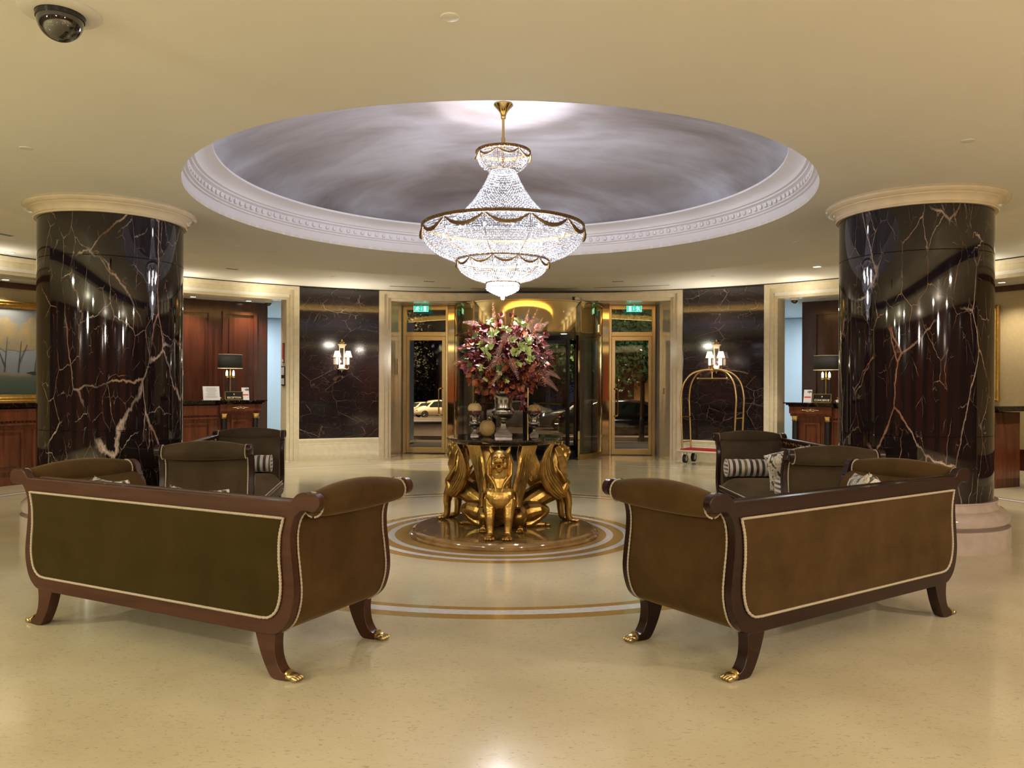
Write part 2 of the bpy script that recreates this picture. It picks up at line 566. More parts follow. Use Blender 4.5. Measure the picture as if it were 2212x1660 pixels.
def dome_mural():
    """painted cloudy ceiling: lavender grey sky with brownish drifts"""
    m, nt, b = nodes_of('dome_mural')
    tc = N(nt, 'ShaderNodeTexCoord')
    mp = N(nt, 'ShaderNodeMapping')
    mp.inputs['Scale'].default_value = (0.45, 1.1, 1.0)
    L(nt, tc.outputs['Object'], mp.inputs[0])
    n = N(nt, 'ShaderNodeTexNoise', Scale=1.1, Detail=5.0, Roughness=0.55, Distortion=0.4)
    L(nt, mp.outputs[0], n.inputs['Vector'])
    r = ramp(nt, [(0.30, (0.115, 0.088, 0.078)), (0.45, (0.205, 0.182, 0.182)), (0.60, (0.320, 0.305, 0.325)), (0.8, (0.43, 0.42, 0.45))])
    L(nt, n.outputs['Fac'], r.inputs[0])
    L(nt, r.outputs[0], b.inputs['Base Color'])
    b.inputs['Roughness'].default_value = 0.45


dome_mural()


def painting_material():
    """misty park lake: blue-grey sky, ochre tree crowns, dark green water"""
    m, nt, b = nodes_of('lake_painting')
    tc = N(nt, 'ShaderNodeTexCoord')
    sep = N(nt, 'ShaderNodeSeparateXYZ')
    L(nt, tc.outputs['Object'], sep.inputs[0])
    nz = N(nt, 'ShaderNodeTexNoise', Scale=3.0, Detail=5.0)
    L(nt, tc.outputs['Object'], nz.inputs['Vector'])
    zz = N(nt, 'ShaderNodeMath', operation='MULTIPLY_ADD')
    zz.inputs[1].default_value = 0.10
    L(nt, nz.outputs['Fac'], zz.inputs[0])
    L(nt, sep.outputs[2], zz.inputs[2])
    r = ramp(nt, [(0.0, (0.040, 0.062, 0.045)), (0.30, (0.075, 0.105, 0.085)), (0.345, (0.12, 0.13, 0.11)), (0.36, (0.24, 0.17, 0.10)), (0.385, (0.20, 0.215, 0.245)), (0.6, (0.24, 0.265, 0.30)), (1.0, (0.18, 0.20, 0.21))])
    mr = N(nt, 'ShaderNodeMapRange')
    mr.inputs['From Min'].default_value = 0.0
    mr.inputs['From Max'].default_value = 1.30
    L(nt, zz.outputs[0], mr.inputs['Value'])
    L(nt, mr.outputs[0], r.inputs[0])
    L(nt, r.outputs[0], b.inputs['Base Color'])
    b.inputs['Roughness'].default_value = 0.5


painting_material()
plain('paint_ochre', (0.33, 0.24, 0.10), 0.7, var=0.35, vscale=8, col2=(0.22, 0.20, 0.15))
plain('paint_trunk', (0.075, 0.07, 0.075), 0.7)
plain('paint_bush', (0.025, 0.045, 0.025), 0.7, var=0.4, vscale=10)
plain('gilt_frame', (0.62, 0.38, 0.10), 0.35, 1.0, bump=0.8, bscale=45, var=0.3, vscale=20)

# ------------------------------------------------------------------ mesh helpers
class MB:
    """collects shapes and links them as one mesh object"""

    def __init__(self):
        self.v, self.f = [], []

    def add(self, verts, faces):
        o = len(self.v)
        self.v += [tuple(p) for p in verts]
        self.f += [tuple(i + o for i in f) for f in faces]
        return self

    def box(self, x0, x1, y0, y1, z0, z1, M=None):
        vs_ = [(x0, y0, z0), (x1, y0, z0), (x1, y1, z0), (x0, y1, z0), (x0, y0, z1), (x1, y0, z1), (x1, y1, z1), (x0, y1, z1)]
        if M is not None:
            vs_ = [M @ Vector(p) for p in vs_]
        return self.add(vs_, [(0, 3, 2, 1), (4, 5, 6, 7), (0, 1, 5, 4), (1, 2, 6, 5), (2, 3, 7, 6), (3, 0, 4, 7)])

    def grid(self, pts, closeu=False, closev=False):
        """pts[i][j] rows of points"""
        n, m = len(pts), len(pts[0])
        fs = []
        for i in range(n if closeu else n - 1):
            for j in range(m if closev else m - 1):
                a, b = i, (i + 1) % n
                c, d = j, (j + 1) % m
                fs.append((a * m + c, b * m + c, b * m + d, a * m + d))
        return self.add([p for row in pts for p in row], fs)

    def lathe(self, prof, n=32, c=(0, 0, 0), a0=0.0, a1=2 * PI, M=None, flute=None):
        full = abs(a1 - a0 - 2 * PI) < 1e-6
        cnt = n if full else n + 1
        rows = []
        for i in range(cnt):
            a = a0 + (a1 - a0) * i / n
            row = []
            for (r, z) in prof:
                rr = r * (flute(a, z) if flute else 1.0)
                p = Vector((c[0] + rr * cos(a), c[1] + rr * sin(a), c[2] + z))
                row.append(M @ p if M is not None else p)
            rows.append(row)
        return self.grid(rows, closeu=full)

    def tube(self, path, r, n=10, closed=False, caps=True, up=None):
        """sweep a circle along a path; r may be a list"""
        P = [Vector(p) for p in path]
        m = len(P)
        rows = []
        prev = None
        for i in range(m):
            if closed:
                t = P[(i + 1) % m] - P[i - 1]
            else:
                t = P[min(i + 1, m - 1)] - P[max(i - 1, 0)]
            if t.length < 1e-9:
                t = Vector((0, 0, 1))
            t.normalize()
            if prev is None:
                ref = Vector(up) if up else (Vector((0, 0, 1)) if abs(t.z) < 0.9 else Vector((1, 0, 0)))
                u = ref.cross(t).normalized()
            else:
                u = (prev - t * prev.dot(t))
                if u.length < 1e-6:
                    u = Vector((1, 0, 0)).cross(t)
                u.normalize()
            prev = u
            w = t.cross(u)
            ri = r[i] if isinstance(r, (list, tuple)) else r
            rows.append([P[i] + (u * cos(2 * PI * k / n) + w * sin(2 * PI * k / n)) * ri for k in range(n)])
        o = len(self.v)
        self.grid(rows, closeu=closed, closev=True)
        if caps and not closed:
            self.f.append(tuple(o + k for k in range(n))[::-1])
            self.f.append(tuple(o + (m - 1) * n + k for k in range(n)))
        return self

    def prism(self, poly, d0, d1, axis='Y', M=None):
        """extrude a closed 2D polygon (u,v); axis Y: (x,z), axis Z: (x,y), axis X: (y,z)"""
        n = len(poly)

        def P(p, d):
            q = {'Y': (p[0], d, p[1]), 'Z': (p[0], p[1], d), 'X': (d, p[0], p[1])}[axis]
            return M @ Vector(q) if M is not None else q
        vs_ = [P(p, d0) for p in poly] + [P(p, d1) for p in poly]
        fs = [tuple(range(n))[::-1], tuple(range(n, 2 * n))]
        for i in range(n):
            j = (i + 1) % n
            fs.append((i, j, n + j, n + i))
        return self.add(vs_, fs)

    def ball(self, c, r, n=12, m=8, M=None):
        if not isinstance(r, (tuple, list)):
            r = (r, r, r)
        rows = []
        for i in range(n):
            a = 2 * PI * i / n
            row = []
            for j in range(m + 1):
                t = PI * j / m
                p = Vector((r[0] * sin(t) * cos(a), r[1] * sin(t) * sin(a), -r[2] * cos(t)))
                p = (M @ p if M is not None else p)
                row.append(p + Vector(c))
            rows.append(row)
        return self.grid(rows, closeu=True)

    def arcbox(self, r0, r1, a0, a1, z0, z1, n=None, prof=None):
        """ring segment about the rotunda axis; angles in degrees clockwise from +Y"""
        n = n or max(2, int(abs(a1 - a0) / 1.5))
        prof = prof or [(r0, z0), (r1, z0), (r1, z1), (r0, z1)]
        m = len(prof)
        o = len(self.v)
        rows = []
        for i in range(n + 1):
            a = rad(a0 + (a1 - a0) * i / n)
            rows.append([(r * sin(a), r * cos(a), z) for (r, z) in prof])
        self.grid(rows, closev=True)
        self.f.append(tuple(o + k for k in range(m)))
        self.f.append(tuple(o + n * m + k for k in range(m))[::-1])
        return self

    def build(self, name, mat, parent=None, smooth=35, bevel=0.0, loc=None, rotz=None, fix=True):
        me = bpy.data.meshes.new(name)
        me.from_pydata(self.v, [], self.f)
        if fix:
            bm = bmesh.new()
            bm.from_mesh(me)
            bmesh.ops.remove_doubles(bm, verts=bm.verts, dist=1e-5)
            bmesh.ops.recalc_face_normals(bm, faces=bm.faces)
            bm.to_mesh(me)
            bm.free()
        if mat:
            me.materials.append(MATS[mat] if isinstance(mat, str) else mat)
        if smooth:
            me.shade_smooth()
            me.set_sharp_from_angle(angle=rad(smooth))
        o = bpy.data.objects.new(name, me)
        COL.objects.link(o)
        if parent is not None:
            o.parent = parent
        if loc is not None:
            o.location = loc
        if rotz is not None:
            o.rotation_euler = (0, 0, rotz)
        if bevel:
            b = o.modifiers.new('bevel', 'BEVEL')
            b.width = bevel
            b.segments = 2
            b.limit_method = 'ANGLE'
            b.angle_limit = rad(40)
        return o


def tag(o, label=None, cat=None, group=None, kind=None):
    if label:
        o['label'] = label
    if cat:
        o['category'] = cat
    if group:
        o['group'] = group
    if kind:
        o['kind'] = kind
    return o


def thing(name, label, cat, loc=(0, 0, 0), rotz=0.0, group=None):
    o = bpy.data.objects.new(name, None)
    o.empty_display_size = 0.1
    COL.objects.link(o)
    o.location = loc
    o.rotation_euler = (0, 0, rotz)
    return tag(o, label, cat, group)


def copy_tree(o, parent=None, label=None):
    c = o.copy()
    COL.objects.link(c)
    if parent is not None:
        c.parent = parent
    for ch in list(o.children):
        copy_tree(ch, c)
    if label:
        c['label'] = label
    return c


def struct(o):
    o['kind'] = 'structure'
    return o


def smooth_curve(pts, n=6, closed=False):
    """Catmull-Rom through the points"""
    P = [Vector(p) for p in pts]
    m = len(P)
    out = []
    rng = range(m if closed else m - 1)
    for i in rng:
        p0 = P[(i - 1) % m] if (closed or i > 0) else P[0] * 2 - P[1]
        p1 = P[i]
        p2 = P[(i + 1) % m]
        p3 = P[(i + 2) % m] if (closed or i + 2 < m) else P[-1] * 2 - P[-2]
        for k in range(n):
            t = k / n
            out.append(0.5 * ((2 * p1) + (p2 - p0) * t + (2 * p0 - 5 * p1 + 4 * p2 - p3) * t * t + (3 * p1 - p0 - 3 * p2 + p3) * t ** 3))
    if not closed:
        out.append(P[-1])
    return out

# ================================================================== THE SETTING
RW = 7.83          # rotunda wall radius
ZO, ZI = 3.145, 3.0


def pol(r, a):
    a = rad(a)
    return (r * sin(a), r * cos(a))


# floor
b = MB()
b.add([(-14, -14, 0), (14, -14, 0), (14, 8.35, 0), (-14, 8.35, 0)], [(0, 1, 2, 3)])
struct(b.build('floor', 'floor_marble', smooth=0))

# inner ceiling ring, outer ceiling ring, side soffit
def ring(r0, r1, z0, z1, name, mat, n=128, a0=0, a1=2 * PI):
    q = MB()
    prof = [(r0, z0), (r1, z0), (r1, z1), (r0, z1), (r0, z0)]
    q.lathe(prof, n, a0=a0, a1=a1)
    return struct(q.build(name, mat))


ring(2.735, 4.72, ZI, ZI + 0.03, 'ceiling', 'ceiling_paint')
ring(4.50, RW + 0.12, ZO, ZO + 0.05, 'ceiling', 'ceiling_paint_outer')
b = MB()
b.lathe([(4.50, ZI + 0.03), (4.50, ZO)], 128)
struct(b.build('trim_1', 'ceiling_paint_outer'))
# amber light strip hidden on the back of the lower ceiling's edge
b = MB()
b.lathe([(4.53, ZI + 0.035), (4.57, ZI + 0.035), (4.57, ZI + 0.055), (4.53, ZI + 0.055), (4.53, ZI + 0.035)], 96)
tag(b.build('cove_light', 'cove_amber'), 'amber strip light hidden along the ceiling step around the rotunda', 'light strip')
# soffit of the side bays and of the lobby behind (everything but the entrance wedge)
b = MB()
b.arcbox(RW, 19.0, 33.0, 327.0, 2.93, 2.98, n=120)
struct(b.build('ceiling', 'ceiling_paint_outer'))

# dome: cornice and mural shell
DR = 2.735
b = MB()
b.lathe([(DR, 3.0), (DR, 3.105), (DR - 0.02, 3.11), (DR - 0.02, 3.125), (DR - 0.045, 3.13), (DR - 0.05, 3.14), (DR - 0.02, 3.145),
         (DR - 0.035, 3.205), (DR - 0.07, 3.215), (DR - 0.07, 3.23), (DR - 0.095, 3.235), (DR - 0.10, 3.25), (DR - 0.125, 3.275),
         (DR - 0.17, 3.295), (DR - 0.215, 3.305), (DR - 0.235, 3.31), (DR - 0.235, 3.33), (DR - 0.21, 3.33), (DR - 0.19, 3.315), (DR - 0.02, 3.315), (DR + 0.05, 3.30)], 160)
# egg-and-dart row
for i in range(180):
    a = 2 * PI * i / 180
    M = Matrix.Rotation(a, 4, 'Z')
    b.ball(M @ Vector((DR - 0.035, 0, 3.175)), (0.022, 0.027, 0.028), 6, 4, Matrix.Rotation(a, 3, 'Z').to_4x4())
struct(b.build('trim_2', 'white_plaster'))
b = MB()
prof = []
for i in range(25):
    t = i / 24
    prof.append(((DR + 0.04) * cos(t * PI / 2), 3.31 + 0.65 * sin(t * PI / 2) ** 1.0))
b.lathe(prof, 128)
struct(b.build('ceiling', 'dome_mural', smooth=60))
b = MB()
b.lathe([(DR - 0.17, 3.32), (DR - 0.14, 3.32), (DR - 0.14, 3.33), (DR - 0.17, 3.33), (DR - 0.17, 3.32)], 96)
tag(b.build('cove_light', 'cove_white'), 'white strip light hidden behind the round dome cornice', 'light strip')

# ---- front wall of the rotunda
for s, side in ((-1, 'left'), (1, 'right')):
    # plinth under the marble, marble panel
    a0, a1 = s * 21.05, s * 31.75
    b = MB()
    b.arcbox(0, 0, a0, a1, 0, 0, n=12, prof=[(7.80, 0), (8.1, 0), (8.1, 0.385), (7.835, 0.385), (7.815, 0.36), (7.815, 0.30), (7.805, 0.295), (7.805, 0.225), (7.80, 0.215)])
    struct(b.build('trim_3', 'cream_stone'))
    b = MB()
    for (z0, z1) in ((0.385, 1.0495), (1.0505, 1.6895), (1.6905, 2.4795), (2.4805, ZO - 0.012)):
        b.arcbox(7.845, 8.1, a0, a1, z0, z1, n=10)
    struct(b.build('wall_' + side, 'panel_marble'))
    # stepped stone frame of the side opening
    b = MB()
    b.arcbox(7.80, 8.27, s * 31.75, s * 32.45, 0, ZO, n=2)
    b.arcbox(7.83, 8.27, s * 32.45, s * 32.9, 0, ZO, n=2)
    b.arcbox(7.87, 8.27, s * 32.9, s * 33.3, 0, ZO, n=2)
    a2 = s * 100
    b.arcbox(7.80, 8.15, s * 32.45, a2, 3.06, ZO - 0.015)
    b.arcbox(7.83, 8.15, s * 32.9, a2, 2.975, 3.06)
    b.arcbox(7.87, 8.15, s * 33.3, a2, 2.885, 2.975)
    struct(b.build('trim_4', 'cream_stone'))
    # door surround pier with its polished reveal
    b = MB()
    for (u0, u1, rr) in ((20.35, 21.05, 7.80), (19.8, 20.35, 7.83), (19.35, 19.8, 7.87)):
        b.arcbox(rr, 8.2, s * u0, s * u1, 0, ZO, n=2)
    p0, p1 = pol(7.9, 19.35), pol(8.2, 21.05)
    b.prism([(s * p0[0], p0[1]), (s * p1[0], p1[1]), (s * 2.95, 8.6), ((2.44 if s > 0 else -2.555), 8.6)], 0, ZO, axis='Z')
    struct(b.build('trim_5', 'cream_marble'))
b = MB()
b.arcbox(7.80, 8.0, -20.35, 20.35, 3.07, ZO - 0.015)
b.arcbox(7.83, 8.0, -19.8, 19.8, 3.005, 3.07)
b.arcbox(7.87, 8.0, -19.35, 19.35, 2.95, 3.005)
struct(b.build('trim_6', 'cream_stone'))
b = MB()
b.arcbox(7.795, 7.9, -100, 100, ZO - 0.015, ZO, n=120)  # black strip standing in for the shade in the gap under the ceiling
struct(b.build('trim_7', 'black_metal'))
# vestibule ceiling
b = MB()
b.prism([(-2.95, 7.5), (2.95, 7.5), (2.95, 8.6), (-2.95, 8.6)], 2.955, 3.1, axis='Z')
struct(b.build('ceiling', 'cream_marble', smooth=0))

# ---- curved walls of the side bays (radius 9.1)
RB = 9.13
for s, side in ((-1, 'left'), (1, 'right')):
    # wood panelling with raised mouldings
    aw0, aw1 = s * 33.6, s * 52
    b = MB()
    b.arcbox(RB, RB + 0.2, aw0, aw1, 0, 2.93)
    def frame(q, f0, f1, z0, z1, w=0.40, wz=0.06, d=0.055):
        q.arcbox(RB - d, RB, f0, f0 + s * w, z0, z1, n=2)
        q.arcbox(RB - d, RB, f1 - s * w, f1, z0, z1, n=2)
        q.arcbox(RB - d, RB, f0, f1, z1 - wz, z1, n=6)
        q.arcbox(RB - d, RB, f0, f1, z0, z0 + wz, n=6)
    for (f0, f1) in ((34.9, 38.9), (40.1, 45.4), (46.6, 51)):
        frame(b, s * f0, s * f1, 0.35, 2.74)
        b.arcbox(RB - 0.018, RB, s * (f0 + 0.8), s * (f1 - 0.8), 0.46, 2.63, n=5)
    struct(b.build('wall_' + side, 'panel_wood'))
    # wallpapered wall
    b = MB()
    b.arcbox(RB, RB + 0.2, s * 52, s * 100, 0, 2.93)
    struct(b.build('wall_' + side, 'wallpaper'))
    b = MB()
    b.arcbox(RB - 0.04, RB, s * 52, s * 100, 2.84, 2.93)
    b.arcbox(RB - 0.03, RB, s * 52, s * 100, 0.10, 0.38)
    b.arcbox(RB - 0.045, RB, s * 52, s * 100, 0.38, 0.42)
    struct(b.build('trim_8', 'panel_wood'))
    b = MB()
    b.arcbox(RB - 0.05, RB, s * 52, s * 100, 0, 0.10)
    struct(b.build('baseboard_' + side, 'cream_stone'))
    # pale corridor seen past the end of the panelling
    b = MB()
    b.arcbox(12.6, 12.8, s * 14, s * 60, 0, 2.93)
    b.arcbox(8.15, 12.6, s * 22, s * 22.3, 0, 2.93, n=2)
    struct(b.build('wall_' + side, 'corridor_paint'))
    b = MB()
    b.arcbox(8.3, 12.8, s * 22, s * 33.2, 2.94, 3.0, n=4)
    struct(b.build('ceiling', 'corridor_paint'))
    # lamps of the corridor and of the side bay
    for (r, a, p) in ((10.4, 30.5, 42), (11.8, 33.5, 30)):
        x, y = pol(r, s * a)
        lamp('corridor_light', 'AREA', (x, y, 2.9), p, (0.80, 0.92, 1.0), 0.5)
# floor strip of the corridors
b = MB()
b.add([(-14, 8.36, 0.0), (-2.95, 8.36, 0.0), (-2.95, 12.6, 0.0), (-14, 12.6, 0.0)], [(0, 1, 2, 3)])
b.add([(2.95, 8.36, 0.0), (14, 8.36, 0.0), (14, 12.6, 0.0), (2.95, 12.6, 0.0)], [(0, 1, 2, 3)])
struct(b.build('floor', 'floor_marble', smooth=0))
# lobby behind the camera: side returns and rear wall
for s, side in ((-1, 'left'), (1, 'right')):
    b = MB()
    b.arcbox(9.1, 13.2, s * 100, s * 101, 0, 2.93, n=2)
    struct(b.build('wall_' + side, 'wallpaper'))
b = MB()
b.arcbox(13.0, 13.2, 100, 260, 0, 2.93)
struct(b.build('wall_back', 'sofa_wood_dark'))
b = MB()
for k in range(9):
    a = 112 + k * 17
    b.arcbox(12.9, 13.0, a - 5, a + 5, 0, 2.93, n=5)
struct(b.build('trim_9', 'panel_wood'))

# ---- small fittings on the ceilings
def downlight(x, y, z, label, lit=True, r=0.055, group='recessed downlights of the rotunda', power=0):
    t = thing('recessed_downlight', label, 'ceiling light', (x, y, z), 0, group)
    q = MB()
    q.lathe([(r, 0), (r + 0.018, 0), (r + 0.018, -0.006), (r, -0.008), (r, 0)], 24)
    q.build('trim_ring', 'white_plastic', t)
    q = MB()
    q.lathe([(0.0, -0.003), (r, -0.003)], 20)
    q.build('lens', 'downlight_glow' if lit else 'steel', t)
    return t


def disc_thing(name, label, cat, x, y, z, r, mat='white_plastic', h=0.012, group=None):
    q = MB()
    q.lathe([(0, -h), (r * 0.7, -h), (r * 0.96, -h * 0.6), (r, 0), (0, 0)], 28)
    o = q.build(name, mat)
    o.location = (x, y, z)
    return tag(o, label, cat, group)


PLACES = [((56, 320), 'flat ceiling cover left of the dome above the left pillar', ZI), ((2090, 304), 'flat ceiling cover right of the dome above the right pillar', ZI),
          ((511, 531), 'flat ceiling cover between the left pillar capital and the dome rim', ZI), ((1722, 523), 'flat ceiling cover between the right pillar capital and the dome rim', ZI),
          ((720, 598), 'flat ceiling cover over the left black marble panel', ZO), ((1541, 597), 'flat ceiling cover over the right black marble panel', ZO)]
for (p, lab, z) in PLACES:
    q = pix(*p, z=z)
    disc_thing('sprinkler_cover', lab, 'sprinkler', q.x, q.y, z, 0.043, h=0.007)
q = pix(972, 36, z=ZI)
disc_thing('smoke_detector', 'round white smoke detector on the ceiling in front of the dome', 'smoke detector', q.x, q.y, ZI, 0.043, h=0.009)
q = pix(1765, 576, z=ZO)
downlight(q.x, q.y, ZO, 'lit downlight in the ceiling beside the right pillar above the concierge bay')
q = pix(22, 546, z=ZO)
downlight(q.x, q.y, ZO, 'lit downlight at the far left edge of the ceiling above the stone lintel', r=0.045)
for p, lab in (((417, 641), 'lit downlight in the soffit just right of the left pillar'), ((537, 650), 'lit downlight in the soffit over the reception lamp'),
               ((12, 604), 'lit downlight in the soffit above the lake painting'), ((2164, 610), 'lit downlight in the soffit above the gilt frame on the right')):
    q = pix(*p, z=2.93)
    downlight(q.x, q.y, 2.93, lab, r=0.05)
    lamp('bay_downlight', 'SPOT', (q.x, q.y, 2.91), 80, (1.0, 0.86, 0.66), 0.04, None, rad(120), 0.8)
q = pix(1777, 645, z=2.93)
disc_thing('smoke_detector', 'small flat detector in the soffit over the concierge desk', 'smoke detector', q.x, q.y, 2.93, 0.06)
# short slotted air vents and long linear diffusers
for p, lab in (((502, 581), 'small slotted air vent near the left pillar'), ((927, 608), 'small slotted air vent above the left glass door'),
               ((1335, 608), 'small slotted air vent above the right glass door'), ((12, 507), 'small slotted air vent left of the left pillar')):
    q = pix(*p, z=ZO)
    a = math.atan2(q.x, q.y)
    t = thing('air_vent', lab + ' in the outer ceiling', 'air vent', (q.x, q.y, ZO), -a, 'slotted ceiling vents')
    v = MB()
    v.box(-0.10, 0.10, -0.05, 0.05, -0.004, 0)
    v.build('plate', 'white_plastic', t, smooth=0)
    for k in range(5):
        v = MB()
        v.box(-0.085 + k * 0.036, -0.062 + k * 0.036, -0.035, 0.035, -0.007, -0.004)
        v.build('slot', 'black_metal', t, smooth=0)
for (a, b_), lab in zip([(-20.3, -11.5), (-8.5, 7.0), (9.5, 20.3)], ['left', 'middle', 'right']):
    v = MB()
    v.arcbox(7.15, 7.19, a, b_, ZO - 0.004, ZO + 0.001, n=12)
    tag(v.build('linear_diffuser', 'antique_gold'), 'long thin curved air slot in the ceiling, %s one above the entrance doors' % lab, 'air vent')


def dome_camera(loc, label, big=True):
    t = thing('security_camera', label, 'security camera', loc)
    q = MB()
    if big:
        q.lathe([(0, 0), (0.165, 0), (0.165, -0.006), (0.15, -0.012), (0.10, -0.014), (0.098, -0.006), (0, -0.006)], 40)
        q.build('flange', 'white_plastic', t)
        q = MB()
        q.lathe([(0.098, -0.006), (0.098, -0.035), (0.09, -0.036)], 40)
        q.build('collar', 'black_plastic', t)
        q = MB()
        q.lathe([(0.094 * cos(i * PI / 20), -0.035 - 0.094 * sin(i * PI / 20)) for i in range(11)], 40)
        q.build('smoked_dome', 'smoked_dome', t)
    else:
        q.lathe([(0, 0), (0.075, 0), (0.078, -0.05), (0.07, -0.075), (0, -0.075)], 28)
        q.build('housing', 'white_plastic', t)
        q = MB()
        q.lathe([(0.058 * cos(i * PI / 16), -0.075 - 0.058 * sin(i * PI / 16)) for i in range(9)], 28)
        q.build('smoked_dome', 'smoked_dome', t)
    return t


q = pix(130, 26, z=ZI)
dome_camera((q.x, q.y, ZI), 'large smoked dome security camera with round flange at the top left of the ceiling')
q = pix(580, 646, z=2.93)
dome_camera((q.x, q.y, 2.93), 'small white dome camera hanging at the left corridor mouth beside the wood panelling', False)
q = pix(1716, 640, z=2.93)
dome_camera((q.x, q.y, 2.93), 'small white dome camera hanging at the right corridor mouth beside the wood panelling', False)
# white post and little camera on top of the door drum
t = thing('sensor_post', 'short white post with a small black opening above the right side of the door drum', 'sensor', (1.17, 7.75, 2.93))
q = MB()
q.tube([(0, 0, 0), (0, 0, 0.2)], 0.06, 20)
q.build('post', 'white_plastic', t)
q = MB()
q.box(-0.018, 0.018, -0.066, -0.05, 0.12, 0.155)
q.build('lens', 'black_plastic', t, smooth=0)
t = thing('drum_camera', 'tiny camera with white body standing on the gold door drum', 'security camera', (0.88, 7.28, 2.93), -0.4)
q = MB()
q.box(-0.05, 0.05, -0.035, 0.035, 0.01, 0.06)
q.build('housing', 'white_plastic', t, bevel=0.006)
q = MB()
q.box(-0.075, -0.03, -0.05, 0.03, 0.0, 0.075)
q.build('mount', 'black_plastic', t, bevel=0.006)

# ================================================================== PILLARS
PILL = {'left': (-3.71, 0.0), 'right': (3.71, 0.0)}
for side, (px_, py_) in PILL.items():
    t = thing('marble_pillar', {'left': 'fat round black veined marble pillar with cream capital, left of the dome, beside the reception bay',
                                'right': 'fat round black veined marble pillar with cream capital, right of the dome, beside the concierge bay'}[side],
              'pillar', (px_, py_, 0), 0.6 if side == 'left' else 2.9)
    q = MB()
    q.lathe([(0, 0), (0.75, 0), (0.75, 0.175), (0.745, 0.18), (0.69, 0.18), (0.70, 0.19), (0.735, 0.215), (0.745, 0.25), (0.735, 0.285), (0.70, 0.315),
             (0.665, 0.325), (0.665, 0.335), (0.648, 0.36), (0.645, 0.385), (0.655, 0.39), (0.655, 0.40), (0.61, 0.40)], 96)
    q.build('base', 'pink_marble', t)
    q = MB()
    r = 0.622
    prof = [(r, 0.39)]
    for z in (0.945, 2.49):
        prof += [(r, z - 0.003), (r - 0.004, z), (r, z + 0.003)]
    prof.append((r, 2.89))
    q.lathe(prof, 128)
    # upright joint lines between the curved slabs
    q.build('shaft', 'pillar_marble', t, smooth=30)
    q = MB()
    q.lathe([(r - 0.02, 2.865), (0.648, 2.865), (0.655, 2.875), (0.648, 2.888), (0.652, 2.905), (0.675, 2.93), (0.70, 2.94), (0.70, 2.948),
             (0.725, 2.952), (0.742, 2.968), (0.742, 2.985), (0.73, 2.995), (0.73, 3.0), (0, 3.0)], 96)
    q.build('capital', 'cream_marble', t)

# ================================================================== CHANDELIER
ch = thing('chandelier', 'large tiered crystal bead chandelier with gold rings and garlands hanging from the dome', 'chandelier', (0.01, 0, 3.96))
ch_z = 3.96


def bead_mesh(items, name, mat, parent, squash=1.0):
    """items: list of (x, y, z, r): faceted beads in one mesh"""
    A = np.array(items)
    base = np.array([(1, 0, 0), (-1, 0, 0), (0, 1, 0), (0, -1, 0), (0, 0, 1.1), (0, 0, -1.1)], float) * np.array([1, 1, squash])
    F = np.array([(0, 2, 4), (2, 1, 4), (1, 3, 4), (3, 0, 4), (2, 0, 5), (1, 2, 5), (3, 1, 5), (0, 3, 5)])
    n = len(A)
    rng = np.random.RandomState(5)
    ang = rng.rand(n) * PI
    c, s = np.cos(ang), np.sin(ang)
    R = np.zeros((n, 3, 3))
    R[:, 0, 0] = c
    R[:, 0, 1] = -s
    R[:, 1, 0] = s
    R[:, 1, 1] = c
    R[:, 2, 2] = 1
    V = np.einsum('nij,kj->nki', R, base) * A[:, 3][:, None, None] + A[:, None, :3]
    FF = (F[None] + (np.arange(n) * 6)[:, None, None]).reshape(-1, 3)
    me = bpy.data.meshes.new(name)
    me.vertices.add(n * 6)
    me.vertices.foreach_set('co', V.reshape(-1))
    me.loops.add(len(FF) * 3)
    me.loops.foreach_set('vertex_index', FF.reshape(-1).astype(np.int32))
    me.polygons.add(len(FF))
    me.polygons.foreach_set('loop_start', (np.arange(len(FF)) * 3).astype(np.int32))
    me.polygons.foreach_set('loop_total', np.full(len(FF), 3, dtype=np.int32))
    me.update(calc_edges=True)
    me.materials.append(MATS[mat])
    o = bpy.data.objects.new(name, me)
    COL.objects.link(o)
    o.parent = parent
    return o


def profile_points(prof, pitch):
    P = smooth_curve([(p[0], 0, p[1]) for p in prof], 8)
    out = []
    acc = 0
    out.append(P[0])
    for a, b_ in zip(P[:-1], P[1:]):
        d = (b_ - a).length
        acc += d
        if acc >= pitch:
            out.append(b_)
            acc = 0
    return out


def strands(prof, pitch, gap, size, name, kind=True, ring_n=None):
    pts = profile_points(prof, pitch)
    rmax = max(p.x for p in pts)
    items = []
    for k, p in enumerate(pts):
        n = ring_n or max(6, int(2 * PI * max(p.x, 0.01) / gap))
        ph = 0.5 * (k % 2)
        for i in range(n):
            a = 2 * PI * (i + ph) / n
            items.append((p.x * cos(a), p.x * sin(a), p.z - ch_z, size))
    o = bead_mesh(items, name, 'crystal', ch)
    o['kind'] = 'stuff'
    return o


